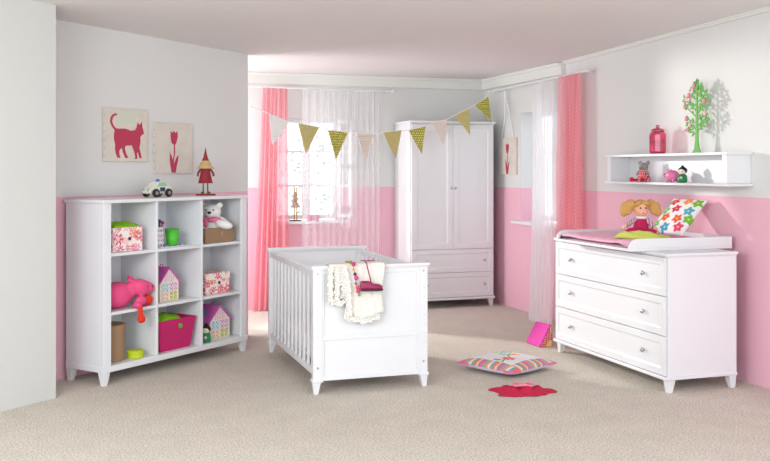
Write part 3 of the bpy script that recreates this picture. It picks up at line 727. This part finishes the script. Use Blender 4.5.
for x in (.052, .178):
    for y in (-.006, .096):
        bm = B(); lathe(bm, [(.029, -.009), (.031, -.004), (.031, .004), (.029, .009)], n=22, M=Matrix.Translation((x, y, .031)) @ Matrix.Rotation(R(90), 4, 'X')); wh = obj('wheel', bm, tm, t)
        bm = B(); lathe(bm, [(.014, -.011), (.014, .011)], n=16, M=Matrix.Translation((x, y, .031)) @ Matrix.Rotation(R(90), 4, 'X')); obj('hubcap', bm, chrome, wh)
bm = B(); lathe(bm, [(.015, 0), (.015, .012), (.008, .02)], (.118, .045, .113), 14); obj('beacon', bm, mat('blue_beacon', (50, 110, 200), .2), t)
for y in (.02, .07): bm = B(); ell(bm, (.004, y, .054), .011, seg=10); obj('headlamp', bm, chrome, t, smooth=True)

# wooden figure on bookshelf
redm = mat('dark_red_paint', (146, 36, 50), .6); straw = mat('straw', (206, 176, 120), .8, vary=.2, vscale=60); skn = mat('painted_skin', (232, 190, 156), .5)
t = thing('elf_figure', 'tall thin wooden figure in a red coat and pointed hat on top of the bookshelf', 'figurine', bk(1.17, .18, 1.2465), BR-R(40))
bx('stand', redm, t, -.075, .075, -.03, .03, 0, .012)
for s in (-1, 1):
    bm = B(); tube(bm, [(s*.018, 0, .012), (s*.016, 0, .12)], .006, 8); obj('leg', bm, mat('olive_sock', (90, 110, 50)), t)
    bm = B(); ell(bm, (s*.024, -.012, .02), (.015, .022, .011), seg=10); obj('shoe', bm, mat('olive_sock', (90, 110, 50)), t)
bm = B(); lathe(bm, [(.062, .095), (.056, .1), (.042, .16), (.03, .215), (.012, .225)], n=24); obj('coat', bm, redm, t, smooth=True)
bm = B(); lathe(bm, [(.072, .21), (.05, .232), (.035, .262), (.02, .268)], n=24); obj('collar', bm, straw, t, smooth=True)
bm = B(); ell(bm, (0, 0, .268), .026, seg=14); obj('head', bm, skn, t, smooth=True)
bm = B(); lathe(bm, [(.03, .272), (.02, .288), (.008, .335), (.002, .372)], n=18); obj('hat', bm, redm, t, smooth=True)
for s in (-1, 1): bm = B(); tube(bm, [(s*.035, 0, .21), (s*.058, -.01, .175), (s*.062, -.012, .15)], .009, 8); obj('arm', bm, mat('check_sleeve', (140, 60, 70), vary=.5, vscale=120), t)
for s in (-1, 1): bm = B(); ell(bm, (s*.009, -.024, .272), .003, seg=6); obj('eye', bm, blk, t)

# ------------------------------------------------------------------ sill objects
t = thing('ballerina_figure', 'slim wooden rabbit ballerina figure standing on the back window sill', 'figurine', (2.165, 9.50, .9105), R(-18))
wm = mat('pale_painted_wood', (196, 168, 128), .7)
bx('stand', mat('dark_wood', (84, 60, 44)), t, -.06, .06, -.03, .03, 0, .012)
for s in (-1, 1): bm = B(); tube(bm, [(s*.014, 0, .012), (s*.012, 0, .16)], .0065, 8); obj('leg', bm, mat('mustard_stocking', (196, 154, 60)), t)
bm = B(); lathe(bm, [(.058, .14), (.05, .155), (.03, .18), (.018, .2)], n=20); obj('tutu', bm, mat('grey_tulle', (190, 170, 160), .8), t, smooth=True)
bm = B(); lathe(bm, [(.018, .195), (.024, .22), (.02, .25), (.01, .262)], n=16); ell(bm, (0, 0, .28), (.024, .022, .026)); obj('torso', bm, wm, t, smooth=True)
for s in (-1, 1): bm = B(); ell(bm, (s*.012, 0, .325), (.008, .006, .03)); obj('ear', bm, wm, t, smooth=True)
for s in (-1, 1): bm = B(); tube(bm, [(s*.02, 0, .245), (s*.04, -.005, .21), (s*.028, -.02, .18)], .005, 6); obj('arm', bm, wm, t)
for k, x in enumerate((2.315, 2.385)):
    t = thing('tea_light_glass', ('left' if k == 0 else 'right')+'-hand one of the two small pink tea light glasses on the back window sill', 'candle holder', (x, 9.49, .9105), group='pink tea light glasses on the sill')
    bm = B(); lathe(bm, [(.028, 0), (.03, .003), (.034, .062), (.031, .062), (.027, .006), (.001, .006)], n=20); obj('glass_wall', bm, mat('frosted_pink', (206, 90, 130), .4), t, smooth=True)
    bm = B(); lathe(bm, [(.024, .007), (.024, .03), (.003, .031), (.002, .04)], n=16); obj('candle', bm, mat('white_wax', (240, 236, 230)), t)

# ------------------------------------------------------------------ wall shelf objects
JS = .86
t = thing('glass_jar', 'lidded faceted pink glass jar on the wall shelf left of the green tree', 'jar', (4.22, 6.085, ST))
t.scale = (JS, JS, .99)
bm = B(); lathe(bm, [(.055, 0), (.066, .006), (.072, .02), (.072, .15), (.06, .168), (.05, .175), (.046, .172), (.056, .16), (.067, .148), (.067, .02), (.06, .008), (.001, .008)], n=10); obj('jar_wall', bm, pink_glass, t)
bm = B(); lathe(bm, [(.056, .173), (.06, .178), (.05, .193), (.02, .2), (.012, .204), (.018, .214), (.012, .224), (.002, .226)], n=16); obj('lid', bm, glass_mat('deep_pink_glass', (224, 70, 140), .8), t, smooth=True)
bm = B(); lathe(bm, [(.064, .010), (.066, .02), (.066, .095), (.03, .11), (.001, .112)], n=14); obj('candy_filling', bm, glass_mat('candy_translucent', (248, 140, 190), .75, .5), t, smooth=True)

# plywood tree; local x toward camera right (-Y), plane thin in y
t = thing('tree_ornament', 'flat green cut-out tree with pink blossoms on the wall shelf', 'ornament', (4.238, 5.635, ST), R(-90))
gp = mat('leaf_green_paint', (92, 166, 58), .6)
bm = B()
prism(bm, [(-.052, 0), (.052, 0), (.028, .03), (.016, .09), (.012, .2), (.009, .35), (.005, .50), (-.005, .50), (-.009, .35), (-.012, .2), (-.016, .09), (-.028, .03)], -.004, .004)
obj('trunk', bm, gp, t)
rnd = random.Random(4); bm = B(); fl_ = []
def leaf(bm, x, z, a, L=.03, w=.011):
    c_, s_ = math.cos(a), math.sin(a); P_ = [(0, 0), (L*.4, w), (L*.8, w*.6), (L, 0), (L*.8, -w*.6), (L*.4, -w)]
    prism(bm, [(x+p_[0]*c_-p_[1]*s_, z+p_[0]*s_+p_[1]*c_) for p_ in P_], -.0035, .0035)
for k in range(17):
    z = .13+.021*k; s = 1 if k % 2 else -1; Lb = ((.105 if s > 0 else .125) if k < 11 else .115-.014*(k-10))*rnd.uniform(.85, 1.2); up = rnd.uniform(.35, .8)
    a0 = math.atan2(Lb*up, s*Lb); ca, sa = math.cos(a0), math.sin(a0); L2 = math.hypot(Lb, Lb*up); w = .0045
    prism(bm, [(-sa*w, z+ca*w), (L2*ca-sa*w*.4, z+L2*sa+ca*w*.4), (L2*ca+sa*w*.4, z+L2*sa-ca*w*.4), (sa*w, z-ca*w)], -.003, .003)
    for q in (.3, .55, .8, 1.0):
        for e in (-1, 1):
            if rnd.random() < .78: leaf(bm, L2*ca*q, z+L2*sa*q, a0+e*rnd.uniform(.5, 1.3), rnd.uniform(.02, .034), .0085)
    if k % 2 == 0 or k in (5, 9): fl_.append((L2*ca*rnd.uniform(.6, 1), z+L2*sa*.9))
for q in range(8): leaf(bm, 0, .44+.01*q, R(90)+(-1)**q*.9, .03, .01)
leaf(bm, 0, .49, R(90), .05, .012)
obj('foliage', bm, gp, t)
for k, (x, z) in enumerate(fl_):
    bm = B(); r = .019
    prism(bm, [(x+r*(.75+.25*math.cos(5*a))*math.cos(a), z+r*(.75+.25*math.cos(5*a))*math.sin(a)) for a in [i*math.pi/15 for i in range(30)]], -.007, .006); obj('blossom', bm, mat('blossom_pink_paint' if k % 2 else 'blossom_deep_pink_paint', (238, 170, 190) if k % 2 else (220, 110, 150), .6), t)

# mouse doll
grm = mat('grey_plush', (150, 140, 140), .95, bump=.6, bscale=150)
def reddot(co, n):
    s = .012; x, z = co.x/s, co.z/s; return (246, 236, 236) if (x-round(x))**2+(z-round(z))**2 < .06 else (206, 28, 58)
t = thing('mouse_doll', 'grey plush mouse doll in a red dotted dress sitting in the wall shelf', 'soft toy', (4.20, 6.24, SZ), R(-70))
t.scale = (1.08, 1.08, 1.02)
bm = B(); ell(bm, (0, 0, .112), (.034, .03, .034)); ell(bm, (0, -.028, .103), (.014, .02, .012)); ell(bm, (-.034, .004, .144), (.018, .007, .018)); ell(bm, (.034, .004, .144), (.018, .007, .018)); ell(bm, (0, 0, .06), (.026, .024, .04))
ell(bm, (.04, -.01, .07), (.01, .01, .028), Matrix.Rotation(R(-35), 3, 'Y')); ell(bm, (-.04, -.01, .07), (.01, .01, .028), Matrix.Rotation(R(35), 3, 'Y'))
obj('body', bm, grm, t, smooth=True, mods=[('remesh', .004, 2)])
bm = B(); lathe(bm, [(.05, .001), (.052, .01), (.038, .05), (.028, .085), (.02, .09)], n=48)
bmesh.ops.subdivide_edges(bm, edges=[e for e in bm.edges if abs(e.verts[0].co.z-e.verts[1].co.z) > .02], cuts=10)
paint(obj('dress', bm, painted, t, smooth=True), reddot)
for s in (-1, 1): bm = B(); tube(bm, [(s*.02, -.03, .014), (s*.04, -.07, .013)], .011, 10); ell(bm, (s*.045, -.08, .018), (.015, .018, .018)); obj('leg', bm, mat('red_felt', (200, 24, 52), .8), t, smooth=True)
bm = B(); ell(bm, (0, -.048, .104), .005, seg=8); obj('nose', bm, blk, t)
for s in (-1, 1): bm = B(); ell(bm, (s*.012, -.028, .12), .003, seg=6); obj('eye', bm, blk, t)
# pink piggy bank
pm = mat('pink_ceramic', (226, 120, 170), .25)
t = thing('piggy_bank', 'round pink ceramic piggy bank beside the green doll in the wall shelf', 'money box', (4.20, 5.87, SZ), R(-75))
bm = B(); ell(bm, (0, 0, .05), (.055, .045, .042)); ell(bm, (-.05, -.01, .05), (.014, .016, .014)); ell(bm, (-.03, -.02, .088), (.01, .006, .012)); ell(bm, (-.03, .02, .088), (.01, .006, .012))
for x in (-.028, .028):
    for y in (-.022, .022): ell(bm, (x, y, .012), (.012, .012, .0125))
obj('body', bm, pm, t, smooth=True, mods=[('remesh', .004, 2)])
bm = B(); lathe(bm, [(.014, 0), (.014, .004), (.008, .005)], n=14, M=Matrix.Translation((-.06, -.01, .05)) @ Matrix.Rotation(R(-90), 4, 'Y')); obj('snout', bm, pm, t)
kokeshi((4.20, 5.752, SZ), R(-60), .095, 'black-haired wooden doll in green beside the pink piggy bank in the wall shelf')

# ------------------------------------------------------------------ on the changing tray
def cushion(n, sx, sy, h, pinch=.06):
    bm = B(); top = []; bot = []
    for i in range(n+1):
        a, b = [], []
        for j in range(n+1):
            x, y = 2*i/n-1, 2*j/n-1
            e = (max(0, 1-x*x)*max(0, 1-y*y))**.42
            px = x*(1-pinch*(1-y*y)*.0-pinch*abs(x)**3*(1-y*y)); py = y*(1-pinch*abs(y)**3*(1-x*x))
            z = h*e*(1+.05*math.sin(7*x+2)*math.cos(6*y)); 
            a.append(bm.verts.new((px*sx/2, py*sy/2, z))); b.append(bm.verts.new((px*sx/2, py*sy/2, -z*.9)))
        top.append(a); bot.append(b)
    for g, r in ((top, 0), (bot, 1)):
        for i in range(n):
            for j in range(n): bm.faces.new([g[i][j], g[i+1][j], g[i+1][j+1], g[i][j+1]])
    bmesh.ops.remove_doubles(bm, verts=bm.verts, dist=.0004); return bm
FLW = [(-.09, .12, (232, 60, 50)), (.03, .13, (250, 150, 50)), (.12, .12, (120, 190, 60)), (-.02, .045, (214, 40, 90)), (.1, .03, (70, 170, 200)), (-.12, .03, (120, 200, 120)), (-.07, -.04, (236, 100, 40)), (.05, -.05, (236, 90, 60)), (-.13, -.1, (110, 200, 120)), (-.02, -.13, (60, 160, 200)), (.1, -.12, (230, 70, 120)), (.14, -.04, (120, 190, 60)), (-.14, .1, (80, 180, 210))]
def flw(co, n):
    for k, (x, y, c_) in enumerate(FLW):
        a, b = co.x-x, co.y-y; d = math.hypot(a, b); th = math.atan2(b, a); r = .044
        if d < .007: return (250, 230, 120)
        if d < r*(.82+.18*math.cos(5*th+k)): return c_
    return (242, 240, 240)
o = paint(obj('patterned_cushion', cushion(60, .33, .36, .04), fabric_p, None, smooth=True), flw)
tag(o, 'white cushion with bright flowers propped up behind the doll on the tray', 'cushion')
o.location = (4.125, 5.70, 1.108); o.rotation_euler = (R(44), 0, R(-80))

skin = mat('doll_skin', (238, 178, 146), .6); hairm = mat('blond_wool_hair', (206, 158, 92), .95, bump=1, bscale=90, vary=.2, vscale=60); over = mat('magenta_velvet', (186, 14, 84), .85, bump=.2)
PZ = .977
t = thing('rag_doll', 'blond rag doll with bunches and magenta dungarees sitting on the changing mat', 'doll', (3.84, 5.74, PZ-.004), R(-14))
t.scale = (1.24, 1.24, 1.27)
bm = B(); ell(bm, (0, 0, .045), (.045, .038, .05)); ell(bm, (0, 0, .075), (.036, .03, .035))
ell(bm, (-.03, -.055, .024), (.024, .055, .022), Matrix.Rotation(R(-20), 3, 'Z')); ell(bm, (.03, -.055, .024), (.024, .055, .022), Matrix.Rotation(R(25), 3, 'Z')); ell(bm, (-.055, -.03, .026), (.05, .03, .024))
obj('dungarees', bm, over, t, smooth=True, mods=[('remesh', .005, 2)])
bm = B(); ell(bm, (0, 0, .15), (.042, .04, .044)); ell(bm, (0, -.03, .135), (.026, .016, .02)); tube(bm, [(0, 0, .09), (0, 0, .12)], .015, 12); ell(bm, (0, -.043, .147), (.006, .006, .005), seg=8)
obj('head', bm, skin, t, smooth=True, mods=[('remesh', .003, 2)])
for s in (-1, 1):
    bm = B(); ell(bm, (s*.016, -.038, .158), (.0055, .003, .006), seg=10); obj('eye', bm, mat('blue_eye', (50, 60, 100), .2), t, smooth=True)
bm = B(); ell(bm, (0, -.0435, .131), (.009, .003, .003), seg=10); obj('mouth', bm, mat('lip_red', (200, 70, 80)), t, smooth=True)
bm = B(); ell(bm, (0, .012, .162), (.047, .042, .044))
for s in (-1, 1):
    ell(bm, (s*.026, -.024, .184), (.026, .018, .014), Matrix.Rotation(R(s*28), 3, 'Y'))
    ell(bm, (s*.060, .008, .176), (.028, .028, .032)); ell(bm, (s*.088, .008, .160), (.030, .028, .034)); ell(bm, (s*.100, .004, .136), (.024, .024, .028)); ell(bm, (s*.074, -.004, .142), (.02, .02, .024))
obj('hair', bm, hairm, t, smooth=True, mods=[('remesh', .005, 1)])
def strp(co, n): return (226, 190, 206) if math.sin(co.x*420) > 0 else (150, 110, 120)
for s in (-1, 1):
    e = Vector((s*.1, -.035, .06)) if s < 0 else Vector((s*.065, -.03, .05))
    bm = B(); pts = [Vector((s*.03, 0, .095)).lerp(e, k/20) for k in range(21)]; tube(bm, pts, .013, 10); o = obj('sleeve', bm, fabric_p, t, smooth=True); paint(o, strp)
    d_ = (e-Vector((s*.03, 0, .095))).normalized()
    bm = B(); ell(bm, e+d_*.012, (.013, .012, .011))
    for k in range(4): tube(bm, [e+d_*.016+Vector((0, (k-1.5)*.005, 0)), e+d_*.03+Vector((0, (k-1.5)*.0075, -.002))], .0034, 6)
    tube(bm, [e+d_*.010, e+d_*.018+Vector((0, -.008, .012))], .0036, 6)
    obj('hand', bm, skin, t, smooth=True)
bm = B(); ell(bm, (0, -.006, .104), (.034, .026, .012)); obj('collar', bm, mat('white_cotton', (240, 236, 236)), t, smooth=True)
lime = mat('lime_knit', (198, 206, 96), .9, bump=.4, bscale=90)
def sock(o): return o
cloth_lump('lime_cloth', (3.72, 5.54, .970), R(-66), .36, .18, .055, lime, 'lime green knitted cloth heaped in front of the doll and cushion', 'cloth', 1)

# ------------------------------------------------------------------ on the cot
wool = mat('white_wool', (238, 234, 226), .98, bump=.7, bscale=70)
def drape(x0, x1, prof_fn, nx=46, ns=60, ruff=.006, seed=0):
    # hangs over the cot cap rail: local x along the rail, path inside -> over -> front
    bm = B(); g = []
    for i in range(nx+1):
        f = i/nx; x = x0+(x1-x0)*f; inn, fr = prof_fn(f)
        path = [(.078, -inn), (.078, -.002), (.070, .004), (.03, .0055), (-.016, .004), (-.023, -.004), (-.023, -fr)]
        seg = [math.dist(a, b) for a, b in zip(path, path[1:])]; T = sum(seg); row = []
        for j in range(ns+1):
            s = T*j/ns; k = 0
            while k < len(seg)-1 and s > seg[k]: s -= seg[k]; k += 1
            a, b = path[k], path[k+1]; q = s/seg[k]; y = a[0]+(b[0]-a[0])*q; z = a[1]+(b[1]-a[1])*q
            hang = max(0, -z); w_ = min(1, hang*12)
            off = (abs(math.sin(f*16+seed+z*3))*.004+abs(vnoise((x, y, z), 20, seed))*ruff*2.2)*w_
            edge = min(f, 1-f, (1-j/ns)*1.6); 
            if edge < .09: off += ruff*(1+math.sin((x+z)*260+seed))*w_
            xx = x+.012*math.sin(z*14+seed+f*3)*w_
            row.append(bm.verts.new((xx, y-off if y < .03 else y+off, z)))
        g.append(row)
    for i in range(nx):
        for j in range(ns): bm.faces.new([g[i][j], g[i+1][j], g[i+1][j+1], g[i][j+1]])
    return bm
t = thing('knit_blanket', 'cream ruffled knitted blanket draped over the front end of the cot', 'blanket', (1.437, 5.795, .831))
obj('short_layer', drape(.10, .30, lambda f: (.06, .23+.02*math.sin(f*9)-.12*(f > .75)*(f-.75)*4), seed=1), wool, t, smooth=True, mods=[('solid', .006)])
bm = drape(.215, .47, lambda f: (.06, .345-.10*(1-f)**3*0+.03*math.sin(f*5)), ruff=.005, seed=4)
for v in bm.verts:
    if v.co.y < .0: v.co.y -= .012
    v.co.z += .004 if v.co.z > -.01 else 0
    if v.co.z < -.02: v.co.x += (-.02-v.co.z)*(-.05)
obj('long_layer', bm, wool, t, smooth=True, mods=[('solid', .006)])
# frilled trim ribbons meandering down the blanket
def frill(path, w, seed):
    bm = B(); n = 160; P_ = [Vector(p_) for p_ in path]; L_ = [0]
    for a_, b_ in zip(P_, P_[1:]): L_.append(L_[-1]+(b_-a_).length)
    g = []
    for i in range(n+1):
        s_ = L_[-1]*i/n; k = 0
        while k < len(P_)-2 and s_ > L_[k+1]: k += 1
        f = (s_-L_[k])/max(1e-6, L_[k+1]-L_[k]); p_ = P_[k].lerp(P_[k+1], f); d_ = (P_[k+1]-P_[k]).normalized(); sd = d_.cross(Vector((0, -1, 0)))
        ph_ = s_*330+seed; row = []
        for j in range(5):
            q_ = j/4-.5
            row.append(bm.verts.new(p_+sd*(q_*w*(1+.25*math.sin(ph_*.37)))+Vector((0, -.006-.007*(1+math.sin(ph_+q_*2))*abs(q_*2)**.7, 0))+d_*(.004*math.cos(ph_)*q_*2)))
        g.append(row)
    for i in range(n):
        for j in range(4): bm.faces.new([g[i][j], g[i+1][j], g[i+1][j+1], g[i][j+1]])
    return bm
yy = -.036
for k_, pth in enumerate([[(.105, yy, -.01), (.10, yy, -.12), (.105, yy, -.235)], [(.135, yy, -.01), (.15, yy, -.1), (.14, yy, -.23)], [(.11, yy, -.235), (.17, yy, -.245), (.225, yy, -.21)],
                          [(.19, yy-.012, -.01), (.215, yy-.012, -.12), (.222, yy-.012, -.24), (.225, yy-.012, -.33)], [(.165, yy, -.01), (.18, yy, -.09), (.20, yy, -.2)], [(.23, yy-.012, -.34), (.33, yy-.012, -.365), (.43, yy-.012, -.335)]]):
    obj('frill', frill(pth, .034, k_*2), wool, t, smooth=True, mods=[('solid', .003)])
# bead string
t = thing('bead_string', 'string of colourful beads hanging over the cream blanket on the cot', 'beads', (1.668, 5.73, .836))
BC = [(226, 120, 40), (120, 160, 50), (200, 50, 120), (236, 180, 60), (90, 50, 60), (220, 60, 140), (70, 120, 200), (230, 90, 60), (200, 60, 130), (120, 170, 60)]
bp_ = [(-.01, .055, .014), (.005, .02, .015), (.018, -.004, .004), (.016, -.010, -.03), (.026, -.010, -.06), (.035, -.010, -.085), (.03, -.012, -.12), (.04, -.012, -.145), (.048, -.012, -.17), (.054, -.012, -.195)]
bm = B(); tube(bm, bp_, .002, 6); obj('cord', bm, mat('dark_cord', (110, 70, 60)), t)
for k, (q, c_) in enumerate(zip(bp_, BC)): bm = B(); ell(bm, q, .009+.006*((k*7) % 3)/2, seg=12); obj('bead', bm, mat('bead%d' % k, c_, .3), t, smooth=True)
# shoe : local x toward the toe
t = thing('baby_shoe', 'plum leather baby shoe dangling by its lace on the front of the cot', 'shoe', (1.80, 5.715, .665), R(-4))
t.scale = (1.16, 1.0, 1.0)
lea = mat('plum_leather', (150, 34, 82), .45, bump=.1); sole = mat('dark_sole', (66, 30, 44), .6)
NS = 30; bm = B(); rings = []
for i in range(NS+1):
    f = i/NS; x = -.062+.130*f; half = .025*(math.sin(math.pi*min(1, f*.95+.06))**.4)*(1 if f > .5 else .9)
    top = .066 if f < .38 else .066-.022*min(1, (f-.38)/.2)-.016*max(0, (f-.75)/.25)**2
    if f < .04: half *= .8
    if f > .9: half *= .75
    rings.append([bm.verts.new((x, half*math.sin(a)*(1 if z < .5 else .82), .010+(top-.010)*z)) for a, z in [(R(0), 0), (R(90), 0), (R(90), .4), (R(70), .8), (R(30), 1), (R(-30), 1), (R(-70), .8), (R(-90), .4), (R(-90), 0)]])
for A_, B_ in zip(rings, rings[1:]):
    for k in range(9): bm.faces.new([A_[k], A_[(k+1) % 9], B_[(k+1) % 9], B_[k]])
bm.faces.new(rings[0][::-1]); bm.faces.new(rings[-1]); obj('upper', bm, lea, t, smooth=True, mods=[('sub', 1)])
bm = B(); hprism(bm, [((.068 if math.cos(a) > 0 else .062)*math.cos(a)+.003, .029*math.sin(a)*(1+.1*math.cos(a))) for a in [i*math.pi/16 for i in range(32)]], 0, .013); bmesh.ops.bevel(bm, geom=[e for e in bm.edges], offset=.003, segments=2, affect='EDGES'); obj('sole', bm, sole, t, smooth=False)
bm = B(); ell(bm, (-.035, 0, .058), (.02, .015, .004)); obj('opening_lining', bm, mat('dark_lining', (60, 20, 36)), t, smooth=True)
bm = B(); tube(bm, [(.0, 0, .054), (-.004, -.004, .08), (-.018, .0, .14), (-.024, .002, .178), (-.03, .02, .19), (-.03, .07, .191)], .0032, 6)
for k in range(3): tube(bm, [(-.005+.014*k, -.014, .055-.006*k), (-.001+.014*k, .014, .055-.006*k)], .0028, 6)
tube(bm, [(-.03, .02, .191), (-.05, .0, .198), (-.055, .02, .197), (-.03, .03, .193)], .003, 6); tube(bm, [(-.03, .02, .191), (.0, .01, .197), (.012, .02, .194), (-.02, .03, .193), (.03, .05, .1925)], .003, 6)
obj('lace', bm, mat('plum_lace', (150, 30, 84), .8), t, smooth=True)

# ------------------------------------------------------------------ floor things
def cush2(co, n):
    x, y = co.x, co.y
    if co.z < -.001: return (214, 206, 222)
    e = .25
    if abs(y) > e-.004 or abs(x) > e-.004: return (228, 110, 160)
    st = [(96, 168, 180), (226, 120, 90), (236, 190, 150), (170, 120, 170), (226, 110, 150), (110, 180, 170), (240, 150, 90), (226, 220, 226)]
    if y < -.17: return st[int((x+.3)/.021) % 8]
    if x > .17: return st[int((y+.3)/.021) % 8]
    for (cx, cy, c_, c2) in ((-.10, .10, (60, 170, 190), (240, 200, 60)), (.0, .06, (244, 176, 40), (230, 90, 60)), (.06, -.05, (226, 90, 140), (250, 190, 60))):
        cx, cy = cx*1.1+.0, cy*1.3
        a, b = x-cx, y-cy; d = math.hypot(a, b); th = math.atan2(b, a)
        if d < .014: return c2
        if d < .052*(.8+.2*math.cos(6*th)): return c_
        if abs(a+.02+b*.4) < .009 and -.1 < b < -.02: return (120, 180, 70)
        if math.hypot(a+.045, (b+.07)*2) < .035: return (120, 180, 70)
    return (234, 228, 232)
o = paint(obj('floor_cushion', cushion(110, .52, .52, .055, .07), fabric_p, None, smooth=True), cush2)
tag(o, 'pale flowered cushion with a multicoloured striped border lying on the carpet', 'cushion'); o.location = (2.945, 6.08, .052); o.rotation_euler = (0, 0, R(-64))
# red garment
cr = mat('crimson_jersey', (190, 22, 66), .9, bump=.3, bscale=120)
t = thing('crumpled_shirt', 'crumpled crimson baby shirt on the carpet in front of the striped cushion', 'clothing', (2.74, 5.44, 0), R(-20))
bm = B(); n = 60; g = []
for i in range(n+1):
    row = []
    for j in range(49):
        a = 2*math.pi*j/48; f = i/n
        r = (1+.13*math.sin(3*a+1)+.10*math.sin(5*a)+.05*math.sin(11*a+2))
        x, y = .20*r*f*math.cos(a), .125*r*f*math.sin(a)
        z = .004+.055*(1-f**2)*(.45+1.1*abs(vnoise((x, y, 1), 12)))+.012*math.sin(x*60+y*25)*(1-f)*f*2
        row.append(bm.verts.new((x, y, max(.003, z))))
    g.append(row)
for i in range(n):
    for j in range(48): bm.faces.new([g[i][j], g[i][j+1], g[i+1][j+1], g[i+1][j]])
bmesh.ops.remove_doubles(bm, verts=bm.verts, dist=.0003)
obj('shirt_body', bm, cr, t, smooth=True, mods=[('solid', .004)])
bm = B(); pts = []
for k in range(25):
    a = k/24*2*math.pi; pts.append((.01+.065*math.cos(a), .0+.035*math.sin(a), .052+.004*math.sin(3*a)))
tube(bm, pts, .0075, 8); ell(bm, (.01, 0, .045), (.055, .028, .008)); obj('pink_lining', bm, mat('pale_pink_jersey', (230, 140, 160), .9, bump=.4), t, smooth=True)

# pink bag leaning near dresser
t = thing('picture_book', 'pink cloth book with a red and yellow dotted spine standing askew beside the dresser leg', 'book', (3.63, 6.82, .0), R(0))
bagp = mat('orchid_cloth', (214, 60, 160), .8, bump=.3, bscale=80)
holder = t
# covers as two leaning slabs meeting at top, gusset between them patterned
a = Vector((3.565, 6.90, .0))
def slab(pts, th, nv):
    bm = B(); nv = Vector(nv).normalized()*th
    A_ = [bm.verts.new(Vector(p_)) for p_ in pts]; B_ = [bm.verts.new(Vector(p_)+nv) for p_ in pts]; bm.faces.new(A_); bm.faces.new(B_[::-1])
    for i in range(len(pts)): bm.faces.new([A_[i], B_[i], B_[(i+1) % len(pts)], A_[(i+1) % len(pts)]])
    bmesh.ops.bevel(bm, geom=list(bm.edges), offset=.002, segments=1, affect='EDGES'); return bm
# local frame: origin t.location
P0, P1 = (-.065, .16, .002), (-.055, -.06, .002)
P2, P3 = (.06, -.03, .175), (.045, .19, .165)
obj('front_cover', slab([P0, P1, P2, P3], .012, (-1, .2, .6)), bagp, t)
bm = B()
q = [Vector(P1), Vector((.055, -.045, .002)), Vector(P2)]; n = 36
G = [[bm.verts.new(q[0]+(q[1]-q[0])*(i/n)*(1-j/n)+(q[2]-q[0])*(j/n)) for i in range(n+1)] for j in range(n+1)]
for j in range(n):
    for i in range(n): bm.faces.new([G[j][i], G[j][i+1], G[j+1][i+1], G[j+1][i]])
bmesh.ops.remove_doubles(bm, verts=bm.verts, dist=.0002)
def rd(co, n_):
    s = .016; x, z = co.x/s, co.z/s; d = (x-round(x))**2+(z-round(z))**2
    if vnoise((co.x, 0, co.z), 22, 3) > .08: return (236, 190, 40) if d > .06 else (250, 240, 200)
    return (206, 30, 50) if d > .07 else (250, 240, 236)
paint(obj('dotted_spine', bm, painted, t, mods=[('solid', .003)]), rd)
obj('back_cover', slab([(.055, .17, .002), (.055, -.045, .002), P2, P3], .008, (1, 0, 0)), bagp, t)

for o in COL.objects:                                   # repeats share a group
    if o.parent is None:
        k = o.name.split('.')[0]
        g = {'storage_box': 'boxes in the bookshelf compartments', 'house_box': 'paper house boxes in the bookshelf', 'wooden_doll': 'black-haired wooden dolls in green',
             'pink_curtain': 'pink checked curtains', 'sheer_curtain': 'white sheer curtains', 'curtain_rod': 'white curtain rods', 'tulip_picture': 'tulip canvases', }.get(k)
        if g: o['group'] = g
